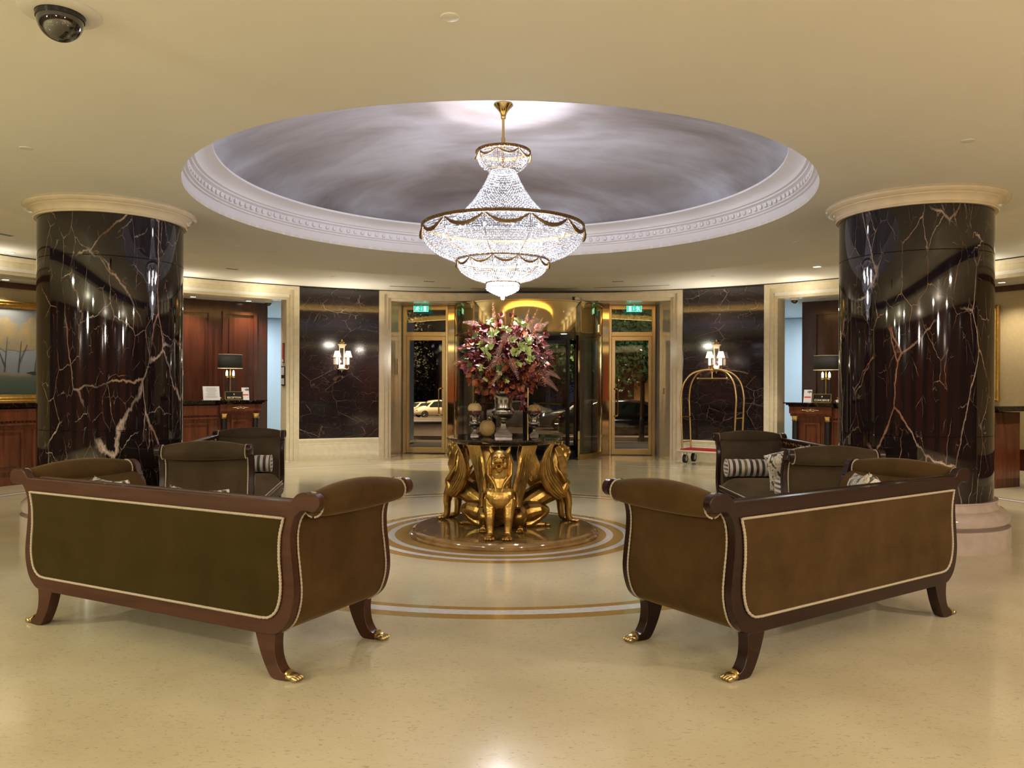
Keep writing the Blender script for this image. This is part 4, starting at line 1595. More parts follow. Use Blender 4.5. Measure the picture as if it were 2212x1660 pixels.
def make_sofa(label, back_mat, wood_mat, arm_mat):
    t = thing('sofa', label, 'sofa', (0, 0, 0), 0, 'empire sofas around the centre table')
    # back frame board
    q = MB()
    q.prism(mirrored(HO), 0.0, 0.045)
    q.build('back_frame', wood_mat, t, smooth=40, bevel=0.004)
    # velvet panel on the outer back with braid
    pan = smooth_curve([Vector((p[0], 0, p[1])) for p in [(.80, .278), (.855, .286), (.900, .325), (.922, .40), (.921, .48), (.913, .56), (.916, .66), (.938, .746)]], 5)
    pp = [(p.x, p.z) for p in pan]
    q = MB()
    q.prism(mirrored(pp), -0.006, 0.001)
    q.build('back_panel', back_mat, t, smooth=40, bevel=0.003)
    loop = mirrored(pp)
    dense = []
    for i in range(len(loop)):
        a, c = Vector((loop[i][0], -0.008, loop[i][1])), Vector((loop[(i + 1) % len(loop)][0], -0.008, loop[(i + 1) % len(loop)][1]))
        m = max(1, int((c - a).length / 0.0065))
        dense += [a.lerp(c, k / m) for k in range(m)]
    q = MB()
    q.tube([Vector((p.x + 0.0 , p.y, p.z)) + Vector((0, 0, 0)) for p in dense], [0.0055 if i % 2 else 0.0078 for i in range(len(dense))], 6, closed=True)
    q.build('braid', 'braid', t, smooth=60)
    for s in (-1, 1):
        # upholstered arm: outer skin follows the outline, inner skin leans to the seat
        outer = [(x - 0.006, z) for (x, z) in HO if z < .79 and x < 1.07][:48]
        outer = [p for p in outer if p[1] <= .79]
        inner = [(1.03, .80), (.955, .78), (.895, .72), (.865, .62), (.855, .50), (.85, .38), (.84, .25)]
        poly = [(s * x, z) for (x, z) in outer + inner]
        q = MB()
        q.prism(poly, 0.045, SD - 0.035)
        q.build('arm', arm_mat, t, smooth=50)
        # rolled top, fuller in the middle
        n = 14
        path, rr = [], []
        for i in range(n + 1):
            u = i / n
            y = 0.045 + (SD - 0.075) * u
            path.append((s * (1.062 - .012 * sin(PI * u)), y, .806 + .012 * sin(PI * u)))
            rr.append(.050 + .030 * sin(PI * u) ** .7)
        q = MB()
        q.tube(path, rr, 22, up=(0, 0, 1))
        q.build('arm_roll', arm_mat, t, smooth=60)
        # braid lines at both ends of the arm panel and of the roll
        for y in (0.052, SD - 0.042):
            P = []
            for (a, c) in zip(outer[:-1], outer[1:]):
                A, C_ = Vector((s * (a[0] + .007), y, a[1])), Vector((s * (c[0] + .007), y, c[1]))
                m = max(1, int((C_ - A).length / .007))
                P += [A.lerp(C_, k / m) for k in range(m)]
            q = MB()
            q.tube(P, [.004 if i % 2 else .006 for i in range(len(P))], 6)
            q.build('arm_braid', 'braid', t, smooth=60)
            P = [(s * (1.062 + .056 * cos(k * PI / 20)), y, .808 + .056 * sin(k * PI / 20)) for k in range(-9, 30)]
            q = MB()
            q.tube(P, [.004 if i % 2 else .006 for i in range(len(P))], 6)
            q.build('roll_braid', 'braid', t, smooth=60)
        # front facing: reeded wooden stile that ends in a scroll
        q = MB()
        strip = [(x, z) for (x, z) in HO]
        inn = []
        for i, (x, z) in enumerate(strip[:-4]):
            if z < .79 and x < 1.05:
                inn.append((x - .05 if z > .3 else x - .03, max(z + (.035 if z < .27 else 0), .225)))
        poly = strip[:len(strip) - 1] + [(.975, .80), (.955, .77)] + inn[::-1]
        q.prism([(s * x, z) for x, z in poly], SD - 0.035, SD)
        q.build('front_stile', wood_mat, t, smooth=40, bevel=0.003)
        q = MB()
        for k in range(3):
            off = .010 + .013 * k
            q.tube([(s * (x - off), SD + .001, z + (.01 if z < .24 else 0)) for (x, z) in strip if z < .775 and x < 1.04], .0055, 6)
        for rr_ in (.036, .022, .009):
            q.tube([(s * (1.096 + rr_ * cos(k * PI / 10)), SD + .001, .824 + rr_ * sin(k * PI / 10)) for k in range(20)], .005, 6, closed=True)
        q.build('reeding', wood_mat, t, smooth=60)
        # dark end cap of the roll at the front
    # seat rail, reeded
    q = MB()
    q.box(-.86, .86, SD - .035, SD, .205, .33)
    for k in range(4):
        z = .225 + k * .027
        q.tube([(-.86, SD + .001, z), (.86, SD + .001, z)], .011, 8)
    q.box(-.86, .86, 0.045, SD - .035, .205, .30)
    q.build('seat_rail', wood_mat, t, smooth=40)
    q = MB()
    rows = []
    for i in range(25):
        u = i / 24
        x = -.865 + 1.73 * u
        row = []
        for j in range(13):
            v = j / 12
            y = .10 + (SD - .105) * v
            e = min(1, min(u, 1 - u) * 12) * min(1, min(1, (1 - v) * 8))
            row.append((x, y, .33 + .10 * (e ** .4 if e > 0 else 0) + .028 * sin(PI * u) * sin(PI * min(1, v * 1.1))))
        rows.append(row)
    q.grid(rows)
    q.box(-.865, .865, .10, SD - .006, .30, .332)
    q.build('seat', arm_mat, t, smooth=60)
    q = MB()
    q.tube([(-.865, SD - .002, .338), (.865, SD - .002, .338)], .005, 6)
    q.build('seat_braid', 'braid', t)
    # inner back
    q = MB()
    q.prism([(-.93, .40), (.93, .40), (.93, .725), (-.93, .725)], .045, .11)
    q.build('inner_back', arm_mat, t, smooth=40, bevel=.02)
    q = MB()
    q.box(-.955, .955, .045, .075, .735, .815)
    q.tube([(-.955, .07, .815), (.955, .07, .815)], .012, 8)
    q.tube([(-.955, .07, .738), (.955, .07, .738)], .009, 8)
    q.build('top_rail', wood_mat, t, smooth=40)
    for k in range(9):
        q = MB()
        x = -.80 + k * .20
        q.ball((x, .077, .777), (.019, .008, .019), 10, 6)
        q.tube([(x + .03, .076, .777), (x + .06, .078, .79), (x + .10, .078, .765), (x + .15, .078, .785), (x + .17, .076, .777)], [.003, .006, .006, .006, .003], 6)
        q.build('rosette', 'antique_gold', t)
    # sabre legs with brass paws
    for s in (-1, 1):
        for y0 in (0.0, SD - .075):
            out = smooth_curve([Vector((p[0], 0, p[1])) for p in [(.880, .205), (.876, .15), (.885, .09), (.912, .045), (.945, .030)]], 5)
            inn = smooth_curve([Vector((p[0], 0, p[1])) for p in [(.945, .002), (.872, .0), (.835, .03), (.795, .10), (.768, .17), (.757, .205)]], 5)
            poly = [(s * p.x, p.z) for p in out] + [(s * p.x, p.z) for p in inn]
            q = MB()
            q.prism(poly, y0 + .004, y0 + .064)
            l = q.build('leg', wood_mat, t, smooth=40, bevel=.003)
            q = MB()
            q.ball((s * .958, y0 + .034, .019), (.030, .031, .018), 14, 8)
            q.tube([(s * .936, y0 + .034, .019), (s * .948, y0 + .034, .019)], .030, 14)
            for k in range(4):
                q.ball((s * .985, y0 + .034 + (k - 1.5) * .0155, .013), (.020, .0082, .013), 8, 6)
            q.build('paw', 'brass_paw', l, smooth=60)
    return t


def place(o, x, y, deg):
    o.location = (x, y, 0)
    o.rotation_euler = (0, 0, rad(deg))
    return o


s1 = make_sofa('near left sofa seen from behind, with an olive green velvet back panel', 'velvet_green', 'sofa_wood', 'velvet_brown')
place(s1, -1.583, -3.362, 156.3 - 180)
s2 = make_sofa('near right sofa seen from behind, with a tan brown velvet back panel', 'velvet_tan', 'sofa_wood_dark', 'velvet_brown')
place(s2, 2.104, -3.027, 37.05)
s3 = make_sofa('far left taupe velvet sofa seen end-on in front of the left pillar', 'velvet_taupe', 'sofa_wood_dark', 'velvet_taupe')
place(s3, -2.935, -.05, -77.8)
s4 = copy_tree(s3, None, 'far right taupe velvet sofa facing left in front of the right pillar')
place(s4, 2.975, .10, 93.8)


def bolster(label, sofa, lx, ly, length=.56, r=.088, group='striped bolster cushions'):
    M = Matrix.Translation(sofa.location) @ Matrix.Rotation(sofa.rotation_euler.z, 4, 'Z')
    p = M @ Vector((lx, ly, .445 + r))
    t = thing('bolster', label, 'cushion', p, sofa.rotation_euler.z + PI / 2, group)
    q = MB()
    prof = []
    q.tube([(-length / 2 + length * i / 16, 0, .003 * sin(i * 2.1)) for i in range(17)], [r * (.97 if i in (0, 16) else 1) for i in range(17)], 28)
    q.build('cover', 'stripe_fabric', t, smooth=50)
    for s in (-1, 1):
        q = MB()
        q.tube([(s * length / 2, (r - .002) * cos(k * PI / 14), (r - .002) * sin(k * PI / 14)) for k in range(28)], .006, 6, closed=True)
        q.build('piping', 'braid', t)
        q = MB()
        q.ball((s * length / 2, 0, 0), (.012, r * .95, r * .95), 20, 10)
        q.build('end_disc', 'stripe_end', t, smooth=60)
    return t


def cushion(label, sofa, lx, ly, z, rx, ry, rz, size=.42, group='leaf print cushions', mat='leaf_print'):
    n = 16
    top, bot = [], []
    for i in range(n + 1):
        rt, rb_ = [], []
        for j in range(n + 1):
            u, v = -1 + 2 * i / n, -1 + 2 * j / n
            pinch = 1 - .12 * (1 - abs(u * v)) * (1 - (1 - abs(u)) * (1 - abs(v)))
            th = .085 * ((1 - u ** 4) * (1 - v ** 4)) ** .5
            x, y = u * size / 2 * (1 - .10 * (1 - v * v) * abs(u)), v * size / 2 * (1 - .10 * (1 - u * u) * abs(v))
            rt.append((x, y, th))
            rb_.append((x, y, -th))
        top.append(rt)
        bot.append(rb_)
    q = MB()
    q.grid(top)
    q.grid(bot)
    o = q.build('cushion', mat, None, smooth=80)
    M = Matrix.Translation(sofa.location) @ Matrix.Rotation(sofa.rotation_euler.z, 4, 'Z')
    o.location = M @ Vector((lx, ly, z))
    o.rotation_euler = (Matrix.Rotation(sofa.rotation_euler.z, 3, 'Z') @ (Matrix.Rotation(rz, 3, 'Z') @ Matrix.Rotation(rx, 3, 'X') @ Matrix.Rotation(ry, 3, 'Y'))).to_euler()
    return tag(o, label, 'cushion', group)


bolster('striped bolster at the far end of the far left sofa', s3, -.755, .36)
bolster('striped bolster at the near end of the far left sofa, its round end showing', s3, .755, .42)
bolster('striped bolster at the far end of the far right sofa', s4, .755, .42)
bolster('striped bolster at the near end of the far right sofa beside the cushion', s4, -.755, .42)
cushion('leaf print cushion leaning at the near end of the far right sofa', s4, -.38, .47, .64, rad(60), rad(30), rad(55), .40)
cushion('leaf print cushion behind the near bolster of the far left sofa', s3, .50, .48, .63, rad(68), 0, rad(-30), .34)
cushion('leaf print cushion in the near right sofa, pointed tip above the back rail', s2, .42, .22, .66, rad(80), rad(42), rad(2), .40)
cushion('leaf print cushion in the near left sofa, edge showing over the middle of the rail', s1, .10, .22, .613, rad(78), rad(3), rad(4), .40)
cushion('leaf print cushion in the near left sofa, tip showing beside its left arm', s1, -.62, .22, .622, rad(78), rad(-4), rad(-6), .40)

# ================================================================== ENTRANCE
EX = -0.055
YD = 8.35
for s, side in ((-1, 'left'), (1, 'right')):
    t = thing('glass_door', 'gold framed glass door on the %s of the revolving door, with a clear pane' % side, 'door', (EX, YD, 0), 0, 'side doors of the entrance')
    q = MB()
    q.box(s * 1.60, s * 1.645, -.05, .05, 0, 2.955)
    q.box(s * 2.435, s * 2.50, -.05, .05, 0, 2.955)
    q.box(s * 1.645, s * 2.435, -.05, .05, 2.345, 2.43)
    q.box(s * 1.645, s * 2.435, -.05, .05, 2.87, 2.955)
    q.build('door_frame', 'gold_satin', t, smooth=0, bevel=.004)
    q = MB()
    q.box(s * 1.65, s * 1.715, -.04, .0, .015, 2.34)
    q.box(s * 2.37, s * 2.43, -.04, .0, .015, 2.34)
    q.box(s * 1.715, s * 2.37, -.04, .0, .015, .13)
    q.box(s * 1.715, s * 2.37, -.04, .0, 2.26, 2.34)
    lf = q.build('door_leaf', 'gold_satin', t, smooth=0, bevel=.004)
    q = MB()
    q.box(s * 1.71, s * 2.375, -.024, -.016, .125, 2.265)
    q.build('pane', 'door_glass', lf, smooth=0)
    q = MB()
    q.box(s * 1.64, s * 2.44, -.01, 0, 2.425, 2.875)
    q.build('transom_pane', 'door_glass', t, smooth=0)
    q = MB()
    P = smooth_curve([(s * 1.70, -.045, 1.30), (s * 1.705, -.10, 1.31), (s * 1.76, -.115, 1.29), (s * 1.765, -.115, 1.2), (s * 1.765, -.115, .88), (s * 1.76, -.115, .79), (s * 1.705, -.10, .77), (s * 1.70, -.045, .78)], 5)
    q.tube(P, .015, 10)
    q.build('pull_handle', 'polished_brass', lf)
    q = MB()
    q.tube([(s * 1.684, -.04, 1.06), (s * 1.684, -.055, 1.06)], .014, 12)
    q.build('lock', 'steel', lf)
    # mirrored post between door and drum
    q = MB()
    q.box(s * 1.455, s * 1.60, -.08, .08, 0, 2.955)
    o = q.build('entrance_post', 'gold_mirror', None, smooth=0, bevel=.01)
    o.location = (EX, YD, 0)
    tag(o, 'narrow mirror gold post between the revolving door and the %s glass door' % side, 'post', 'gold posts of the entrance')
    # exit sign hanging in front of the transom
    xs = pix(909.5 if s < 0 else 1370, 667.5, Y=8.1)
    t = thing('exit_sign', 'green glowing emergency exit sign with running figure above the %s glass door' % side, 'exit sign', (xs.x, xs.y, xs.z), 0)
    q = MB()
    q.box(-.145, .145, -.008, .008, -.058, .058)
    q.build('panel', 'exit_green', t, smooth=0)
    q = MB()
    q.box(-.01, .01, -.01, .01, .058, 2.955 - xs.z)
    q.build('hanger', 'steel', t, smooth=0)
    q = MB()
    m = -s    # the figure runs towards the middle
    k = 1 if s < 0 else -1
    D = -.010
    q.box(k * .055, k * .105, D, -.008, -.05, .05)
    q.ball((k * -.058, D, .036), (.010, .002, .010), 10, 6)
    for path in ([(-.066, .022), (-.078, -.004)], [(-.066, .022), (-.045, .014), (-.030, .004)], [(-.066, .022), (-.092, .022), (-.100, .004)],
                 [(-.078, -.004), (-.060, -.016), (-.056, -.042)], [(-.078, -.004), (-.092, -.024), (-.115, -.028)]):
        q.tube([(k * a, D, z) for a, z in path], .0075, 6)
    q.tube([(k * .012, D, .030), (k * .012, D, -.022)], .005, 6)
    q.box(k * .004, k * .020, D, -.008, -.026, -.022)
    q.box(-.145, .145, D, -.008, -.058, -.053)
    q.box(-.145, -.140, D, -.008, -.058, .058)
    q.box(.140, .145, D, -.008, -.058, .058)
    q.build('pictogram', 'exit_white', t, smooth=0)

# the revolving door
DC = (EX + .005, YD)
dr = thing('revolving_door', 'big revolving glass door with mirror gold drum fascia between the two side doors', 'revolving door', (DC[0], DC[1], 0))
R_ = 1.45
q = MB()
q.lathe([(R_ + .008, 2.345), (R_ + .008, 2.36), (R_, 2.365), (R_, 2.90), (R_ + .012, 2.905), (R_ + .012, 2.93), (0, 2.93)], 72)
q.lathe([(R_ + .008, 2.345), (R_ - .06, 2.345), (R_ - .06, 2.355)], 72)
q.build('drum_fascia', 'gold_mirror', dr)
q = MB()
q.lathe([(0, 2.36), (R_ - .05, 2.36), (R_ - .05, 2.37), (0, 2.37)], 48)
q.build('drum_ceiling', 'white_plastic', dr)
for k in range(3):
    a = rad(-90 + (k - 1) * 55)
    q = MB()
    q.lathe([(0, 2.355), (.05, 2.355), (.06, 2.36)], 16, (.85 * cos(a), .85 * sin(a), 0))
    q.build('drum_lamp', 'downlight_glow', dr)
for s in (-1, 1):
    a0, a1 = (-90 + 42, 90 - 42) if s > 0 else (90 + 42, 270 - 42)
    q = MB()
    q.lathe([(R_ - .02, .10), (R_ - .02, 2.35), (R_ - .03, 2.35), (R_ - .03, .10), (R_ - .02, .10)], 30, a0=rad(a0), a1=rad(a1))
    w = q.build('curved_glass', 'drum_glass', dr)
    q = MB()
    q.lathe([(R_ + .01, 0), (R_ + .01, .10), (R_ - .06, .10), (R_ - .06, 0), (R_ + .01, 0)], 30, a0=rad(a0), a1=rad(a1))
    q.build('base_ring', 'gold_satin', dr)
    for a in (a0, (a0 + a1) / 2 - s * 12, a1):
        q = MB()
        M = Matrix.Rotation(rad(a), 4, 'Z')
        q.box(R_ - .05, R_ + .005, -.022, .022, 0, 2.36, M)
        q.build('upright', 'gold_mirror', dr, smooth=0)
for k in range(4):
    M = Matrix.Rotation(rad(-90 + 35 + 90 * k), 4, 'Z')
    q = MB()
    for (x0, x1, z0, z1) in ((.05, .11, .03, 2.31), (1.30, 1.37, .03, 2.31), (.11, 1.30, .03, .14), (.11, 1.30, 2.22, 2.31)):
        q.box(x0, x1, -.022, .022, z0, z1, M)
    wg = q.build('door_wing', 'black_metal', dr, smooth=0)
    q = MB()
    q.box(.10, 1.31, -.004, .004, .13, 2.23, M)
    q.build('pane', 'drum_glass', wg, smooth=0)
    q = MB()
    q.tube([M @ Vector((.25, -.05, 1.02)), M @ Vector((1.2, -.05, 1.02))], .012, 8)
    q.build('push_bar', 'polished_brass', wg)
q = MB()
q.tube([(0, 0, 0), (0, 0, 2.35)], .045, 20)
q.build('centre_post', 'gold_satin', dr)
q = MB()
q.lathe([(0, .003), (R_ - .07, .003)], 48)
o = q.build('entrance_mat', 'rubber')
o.location = (DC[0], DC[1], 0)
tag(o, 'round dark mat on the floor inside the revolving door', 'mat')
# wall strips above the doors' head
b = MB()
b.box(-2.6, 2.6, 8.30, 8.42, 2.955, 3.3)
struct(b.build('wall_front', 'cream_stone', smooth=0))
# small fittings on the right reveal
t = thing('fire_alarm_button', 'red fire alarm call box on the right door reveal', 'fire alarm', (2.575, 7.9, 1.27))
q = MB()
q.box(-.03, .0, -.05, .05, -.055, .055)
q.build('box', 'print_red', t, bevel=.004)
q = MB()
q.box(-.034, -.03, -.03, .03, -.03, .03)
q.build('glass_plate', 'white_plastic', t, smooth=0)
for s, side in ((-1, 'left'), (1, 'right')):
    t = thing('card_reader', 'slim black reader plate on the polished stone reveal of the %s door' % side, 'card reader', (s * 2.575 - .0, 7.85, 1.72))
    q = MB()
    q.box(-.012 if s > 0 else 0, 0 if s > 0 else .012, -.04, .04, -.16, .16)
    q.build('plate', 'black_plastic', t, smooth=0)
# notices on the left bay jamb
rj = rad(-33.3)
for nm, lab, rr, z0, z1, w, kind in (('notice_frame', 'narrow framed red notice, upper one on the left bay jamb', 8.06, 1.76, 2.12, .12, 'red'),
                                     ('notice_frame', 'black framed pair of white notices, lower one on the left bay jamb', 8.06, 1.35, 1.70, .22, 'white')):
    t = thing(nm, lab, 'notice', (rr * sin(rj), rr * cos(rj), 0), -rj)
    q = MB()
    q.box(-.018, 0, -w / 2, w / 2, z0, z1)
    q.build('frame', 'mahogany' if kind == 'red' else 'black_metal', t, smooth=0)
    if kind == 'red':
        q = MB()
        q.box(-.021, -.018, -w / 2 + .015, w / 2 - .015, z0 + .07, z1 - .015)
        q.build('red_sheet', 'print_red', t, smooth=0)
        q = MB()
        q.box(-.021, -.018, -w / 2 + .015, w / 2 - .015, z0 + .015, z0 + .065)
        q.build('white_strip', 'paper', t, smooth=0)
    else:
        for c in (-.052, .052):
            for (a, c2) in ((.02, .13), (.19, .33)):
                q = MB()
                q.box(-.021, -.018, c - .04, c + .04, z0 + a, z0 + c2)
                q.build('sheet', 'paper', t, smooth=0)

# ================================================================== WALL SCONCES
def sconce(ang, label):
    a = rad(ang)
    t = thing('wall_sconce', label, 'wall lamp', (7.842 * sin(a), 7.842 * cos(a), 0), -a, 'wall sconces on the black marble')
    # local -y points into the room
    q = MB()
    for (x0, x1, y0, y1, z0, z1) in ((-.048, -.036, -.04, 0, 1.70, 2.06), (.036, .048, -.04, 0, 1.70, 2.06), (-.048, .048, -.04, 0, 2.045, 2.06), (-.055, .055, -.05, 0, 2.06, 2.085),
                                     (-.065, .065, -.06, 0, 2.085, 2.10), (-.078, .078, -.07, 0, 2.10, 2.115), (-.05, .05, -.045, 0, 1.665, 1.735)):
        q.box(x0, x1, y0, y1, z0, z1)
    q.lathe([(0, -.04), (.02, -.035), (.07, -.01), (.072, 0), (.04, .02), (0, .025)], 24, (0, -.035, 1.665))
    q.tube([(0, -.035, 1.63), (0, -.035, 1.595)], [.010, .006], 8)
    q.build('bracket', 'ivory_metal', t, bevel=.002)
    q = MB()
    q.lathe([(0, .10), (.012, .085), (.030, .06), (.026, .04), (.010, .03), (.018, .015), (.03, 0), (0, 0)], 20, (0, -.035, 2.115))
    for k in range(6):
        b_ = 2 * PI * k / 6
        q.tube([(.01 * cos(b_), -.035 + .01 * sin(b_), 2.12), (.042 * cos(b_), -.035 + .042 * sin(b_), 2.135), (.045 * cos(b_), -.035 + .045 * sin(b_), 2.155)], [.006, .007, .004], 6)
    q.build('finial', 'polished_brass', t)
    for s in (-1, 1):
        q = MB()
        q.tube(smooth_curve([(s * .03, -.04, 1.70), (s * .06, -.08, 1.655), (s * .10, -.11, 1.66), (s * .115, -.12, 1.70), (s * .10, -.12, 1.73)], 5), .008, 8)
        q.tube([(s * .045 + .018 * cos(k * PI / 6), -.055, 1.685 + .018 * sin(k * PI / 6)) for k in range(10)], .006, 6)
        q.ball((s * .10, -.12, 1.735), (.02, .02, .014), 10, 6)
        q.build('arm', 'antique_gold', t)
        q = MB()
        q.tube([(s * .10, -.12, 1.745), (s * .10, -.12, 1.86)], .019, 14)
        q.build('candle', 'warm_bulb', t)
        q = MB()
        rows = []
        for i in range(24):
            b_ = 2 * PI * i / 24
            w = 1 + .03 * (i % 2)
            rows.append([(s * .10 + .070 * w * cos(b_), -.12 + .070 * w * sin(b_), 1.868), (s * .10 + .040 * w * cos(b_), -.12 + .040 * w * sin(b_), 1.985)])
        q.grid(rows, closeu=True)
        q.build('shade', 'lamp_shade', t)
        q = MB()
        q.tube([(s * .10 + .071 * cos(k * PI / 12), -.12 + .071 * sin(k * PI / 12), 1.868) for k in range(24)], .003, 6, closed=True)
        q.build('shade_rim', 'antique_gold', t)
    x, y = pol(7.842 - .13, ang)
    lamp('sconce_light', 'POINT', (x, y, 1.80), 7, (1, .80, .62), .02)
    return t


sconce(-26.1, 'double candle wall lamp with pleated shades on the left black marble panel')
sconce(25.6, 'double candle wall lamp with pleated shades above the luggage cart')

# ================================================================== LUGGAGE CART
t = thing('luggage_cart', 'brass birdcage luggage cart with red deck standing before the right black marble panel', 'luggage cart', (3.214, 6.612, 0), rad(-35))
q = MB()
q.prism([(.56 * (1 if i in (0, 3) else -1), .26 * (1 if i < 2 else -1)) for i in (0, 1, 2, 3)][::-1], .205, .245, axis='Z')
q.build('platform', 'ivory_metal', t, bevel=.015)
q = MB()
q.box(-.50, .50, -.21, .21, .245, .262)
q.build('deck_carpet', 'red_carpet', t, bevel=.004)
for sx in (-1, 1):
    for sy in (-1, 1):
        q = MB()
        P = smooth_curve([(sx * .475, sy * .17, .245), (sx * .485, sy * .17, .6), (sx * .50, sy * .168, .95), (sx * .505, sy * .165, 1.18), (sx * .455, sy * .15, 1.42), (sx * .33, sy * .11, 1.58), (sx * .16, sy * .05, 1.645), (0, sy * .012, 1.655)], 7)
        q.tube(P, .0165, 12)
        q.build('hoop_tube', 'cart_brass', t, smooth=60)
        q = MB()
        q.tube([(sx * .42 - .022, sy * .17, .09), (sx * .42 + .022, sy * .17, .09)], .075, 24)
        w = q.build('wheel', 'rubber', t)
        w.rotation_euler = (0, 0, 0)
        q = MB()
        q.tube([(sx * .42 - .024, sy * .17, .09), (sx * .42 + .024, sy * .17, .09)], .042, 20)
        q.build('hub', 'steel', w)
        q = MB()
        q.box(sx * .42 - .03, sx * .42 - .026, sy * .17 - .02, sy * .17 + .02, .08, .2)
        q.box(sx * .42 + .026, sx * .42 + .03, sy * .17 - .02, sy * .17 + .02, .08, .2)
        q.box(sx * .42 - .03, sx * .42 + .03, sy * .17 - .035, sy * .17 + .035, .195, .207)
        q.build('fork', 'steel', w, smooth=0)
    for z in (.38, .82):
        q = MB()
        q.tube([(sx * .482, -.17, z), (sx * .482, .17, z)], .012, 10)
        q.build('side_rail', 'cart_brass', t)
q = MB()
q.lathe([(0, -.035), (.03, -.035), (.045, -.02), (.035, -.01), (.035, .01), (.045, .02), (.03, .035), (.012, .05), (.028, .065), (.03, .08), (.018, .095), (0, .10)], 24, (0, 0, 1.655))
q.build('top_finial', 'polished_brass', t)
q = MB()
q.tube([(0, 0, 1.63), (0, 0, 1.50)], .009, 10)
q.tube([(-.27, 0, 1.50), (.27, 0, 1.50)], .010, 10)
q.ball((-.27, 0, 1.50), .02, 12, 8)
q.ball((.27, 0, 1.50), .02, 12, 8)
q.build('hanging_rail', 'cart_brass', t)

# ================================================================== DESKS
def desk(a_end, a_far, label, name, orn):
    """curved counter; a_end is the visible end with its columned bay, angles in degrees"""
    s = 1 if a_far > 0 else -1
    t = thing(name, label, 'desk', (0, 0, 0))
    RD = 7.3
    q = MB()
    q.arcbox(RD + .06, RD + .60, a_end + s * 5.6, a_far, 0, 1.02)
    q.arcbox(RD + .02, RD + .60, a_end + s * 5.6, a_far, .86, 1.02)
    q.arcbox(RD + .03, RD + .60, a_end + s * 5.6, a_far, 0, .12)
    q.arcbox(RD + .04, RD + .60, a_end + s * .4, a_end + s * 5.6, 0, .885)
    q.build('body', 'desk_wood', t, smooth=30)
    q = MB()
    q.arcbox(RD - .04, RD + .60, a_end + s * .2, a_end + s * 5.6, .925, 1.035)
    q.arcbox(RD - .02, RD + .60, a_end + s * .3, a_end + s * 5.6, .885, .925)
    q.build('end_bay', 'desk_wood', t, smooth=30)
    q = MB()
    q.arcbox(RD - .04, RD + .60, a_end + s * .2, a_end + s * 5.6, 0, .09)
    q.build('end_base', 'desk_wood', t, smooth=30)
    q = MB()
    for (z0, z1, o) in ((1.035, 1.06, -.01), (1.06, 1.085, .02), (1.085, 1.105, .05)):
        q.arcbox(RD - .04 - o, RD + .66, a_end - s * (.0 + o * 9), a_end + s * 5.9, z0, z1)
        q.arcbox(RD + .02 - o, RD + .66, a_end + s * 5.9, a_far + s * .5, z0, z1)
    q.build('marble_top', 'table_marble', t, smooth=30)
    for a in (a_end + s * .9, a_end + s * 5.0):
        q = MB()
        x, y = pol(RD + .0, a)
        q.tube([(x, y, .10), (x, y, .83)], [.052, .046], 24)
        q.build('column', 'black_plastic', t)
        q = MB()
        q.lathe([(.048, 0), (.056, .005), (.056, .02), (.048, .025), (.050, .06), (.060, .075), (.060, .085), (0, .085)], 24, (x, y, .80))
        q.build('column_capital', 'polished_brass', t)
    # raised panels on the front
    def panel(f0, f1, z0, z1, rr):
        q = MB()
        q.arcbox(rr - .02, rr, f0, f0 + s * .25, z0, z1, n=2)
        q.arcbox(rr - .02, rr, f1 - s * .25, f1, z0, z1, n=2)
        q.arcbox(rr - .02, rr, f0, f1, z1 - .03, z1, n=5)
        q.arcbox(rr - .02, rr, f0, f1, z0, z0 + .03, n=5)
        q.arcbox(rr - .012, rr, f0 + s * .55, f1 - s * .55, z0 + .07, z1 - .07, n=4)
        q.build('front_panel', 'desk_wood', t, smooth=30)
    panel(a_end + s * 1.9, a_end + s * 4.0, .14, .78, RD + .04)
    a = a_end + s * 6.6
    while abs(a + s * 7) < abs(a_far):
        panel(a, a + s * 6.2, .18, .74, RD + .06)
        a += s * 7.2
    q = MB()
    q.arcbox(RD + .01, RD + .06, a_end + s * 5.6, a_far, .80, .83)
    n = int(abs(a_far - a_end - s * 5.6) / .42)
    for k in range(n):
        aa = a_end + s * (5.8 + .42 * k)
        q.arcbox(RD + .035, RD + .06, aa, aa + s * .2, .835, .86, n=1)
    q.build('reeded_band', 'desk_wood', t, smooth=0)
    # gilt ornament on the frieze
    am = a_end + s * 2.95
    x, y = pol(RD - .045, am)
    M = Matrix.Translation((x, y, .98)) @ Matrix.Rotation(-rad(am), 4, 'Z')
    q = MB()
    def orn_tube(pts, r):
        q.tube([M @ Vector((u, 0, v)) for (u, v) in pts], r, 6)
    q.ball(M @ Vector((0, 0, 0)), .016, 10, 8)
    for m in (-1, 1):
        orn_tube([(m * .018, .0), (m * .03, .016), (m * .05, .012), (m * .055, -.004), (m * .04, -.010)], .004)
        orn_tube([(m * .018, .0), (m * .03, -.016), (m * .055, -.014), (m * .075, .0), (m * .11, .004), (m * .135, .0)], .004)
        orn_tube([(m * .05, .012), (m * .08, .010), (m * .10, -.006)], .003)
    orn_tube([(-.012, .018), (0, .026), (.012, .018)], .004)
    q.build('gilt_ornament', 'brass_paw', t)
    return t


desk(-37.6, -78, 'long curved mahogany reception desk with black marble top on the left', 'reception_desk', 1)
desk(36.2, 60.3, 'curved mahogany concierge desk with black marble top on the right', 'concierge_desk', 1)
DT = 1.105


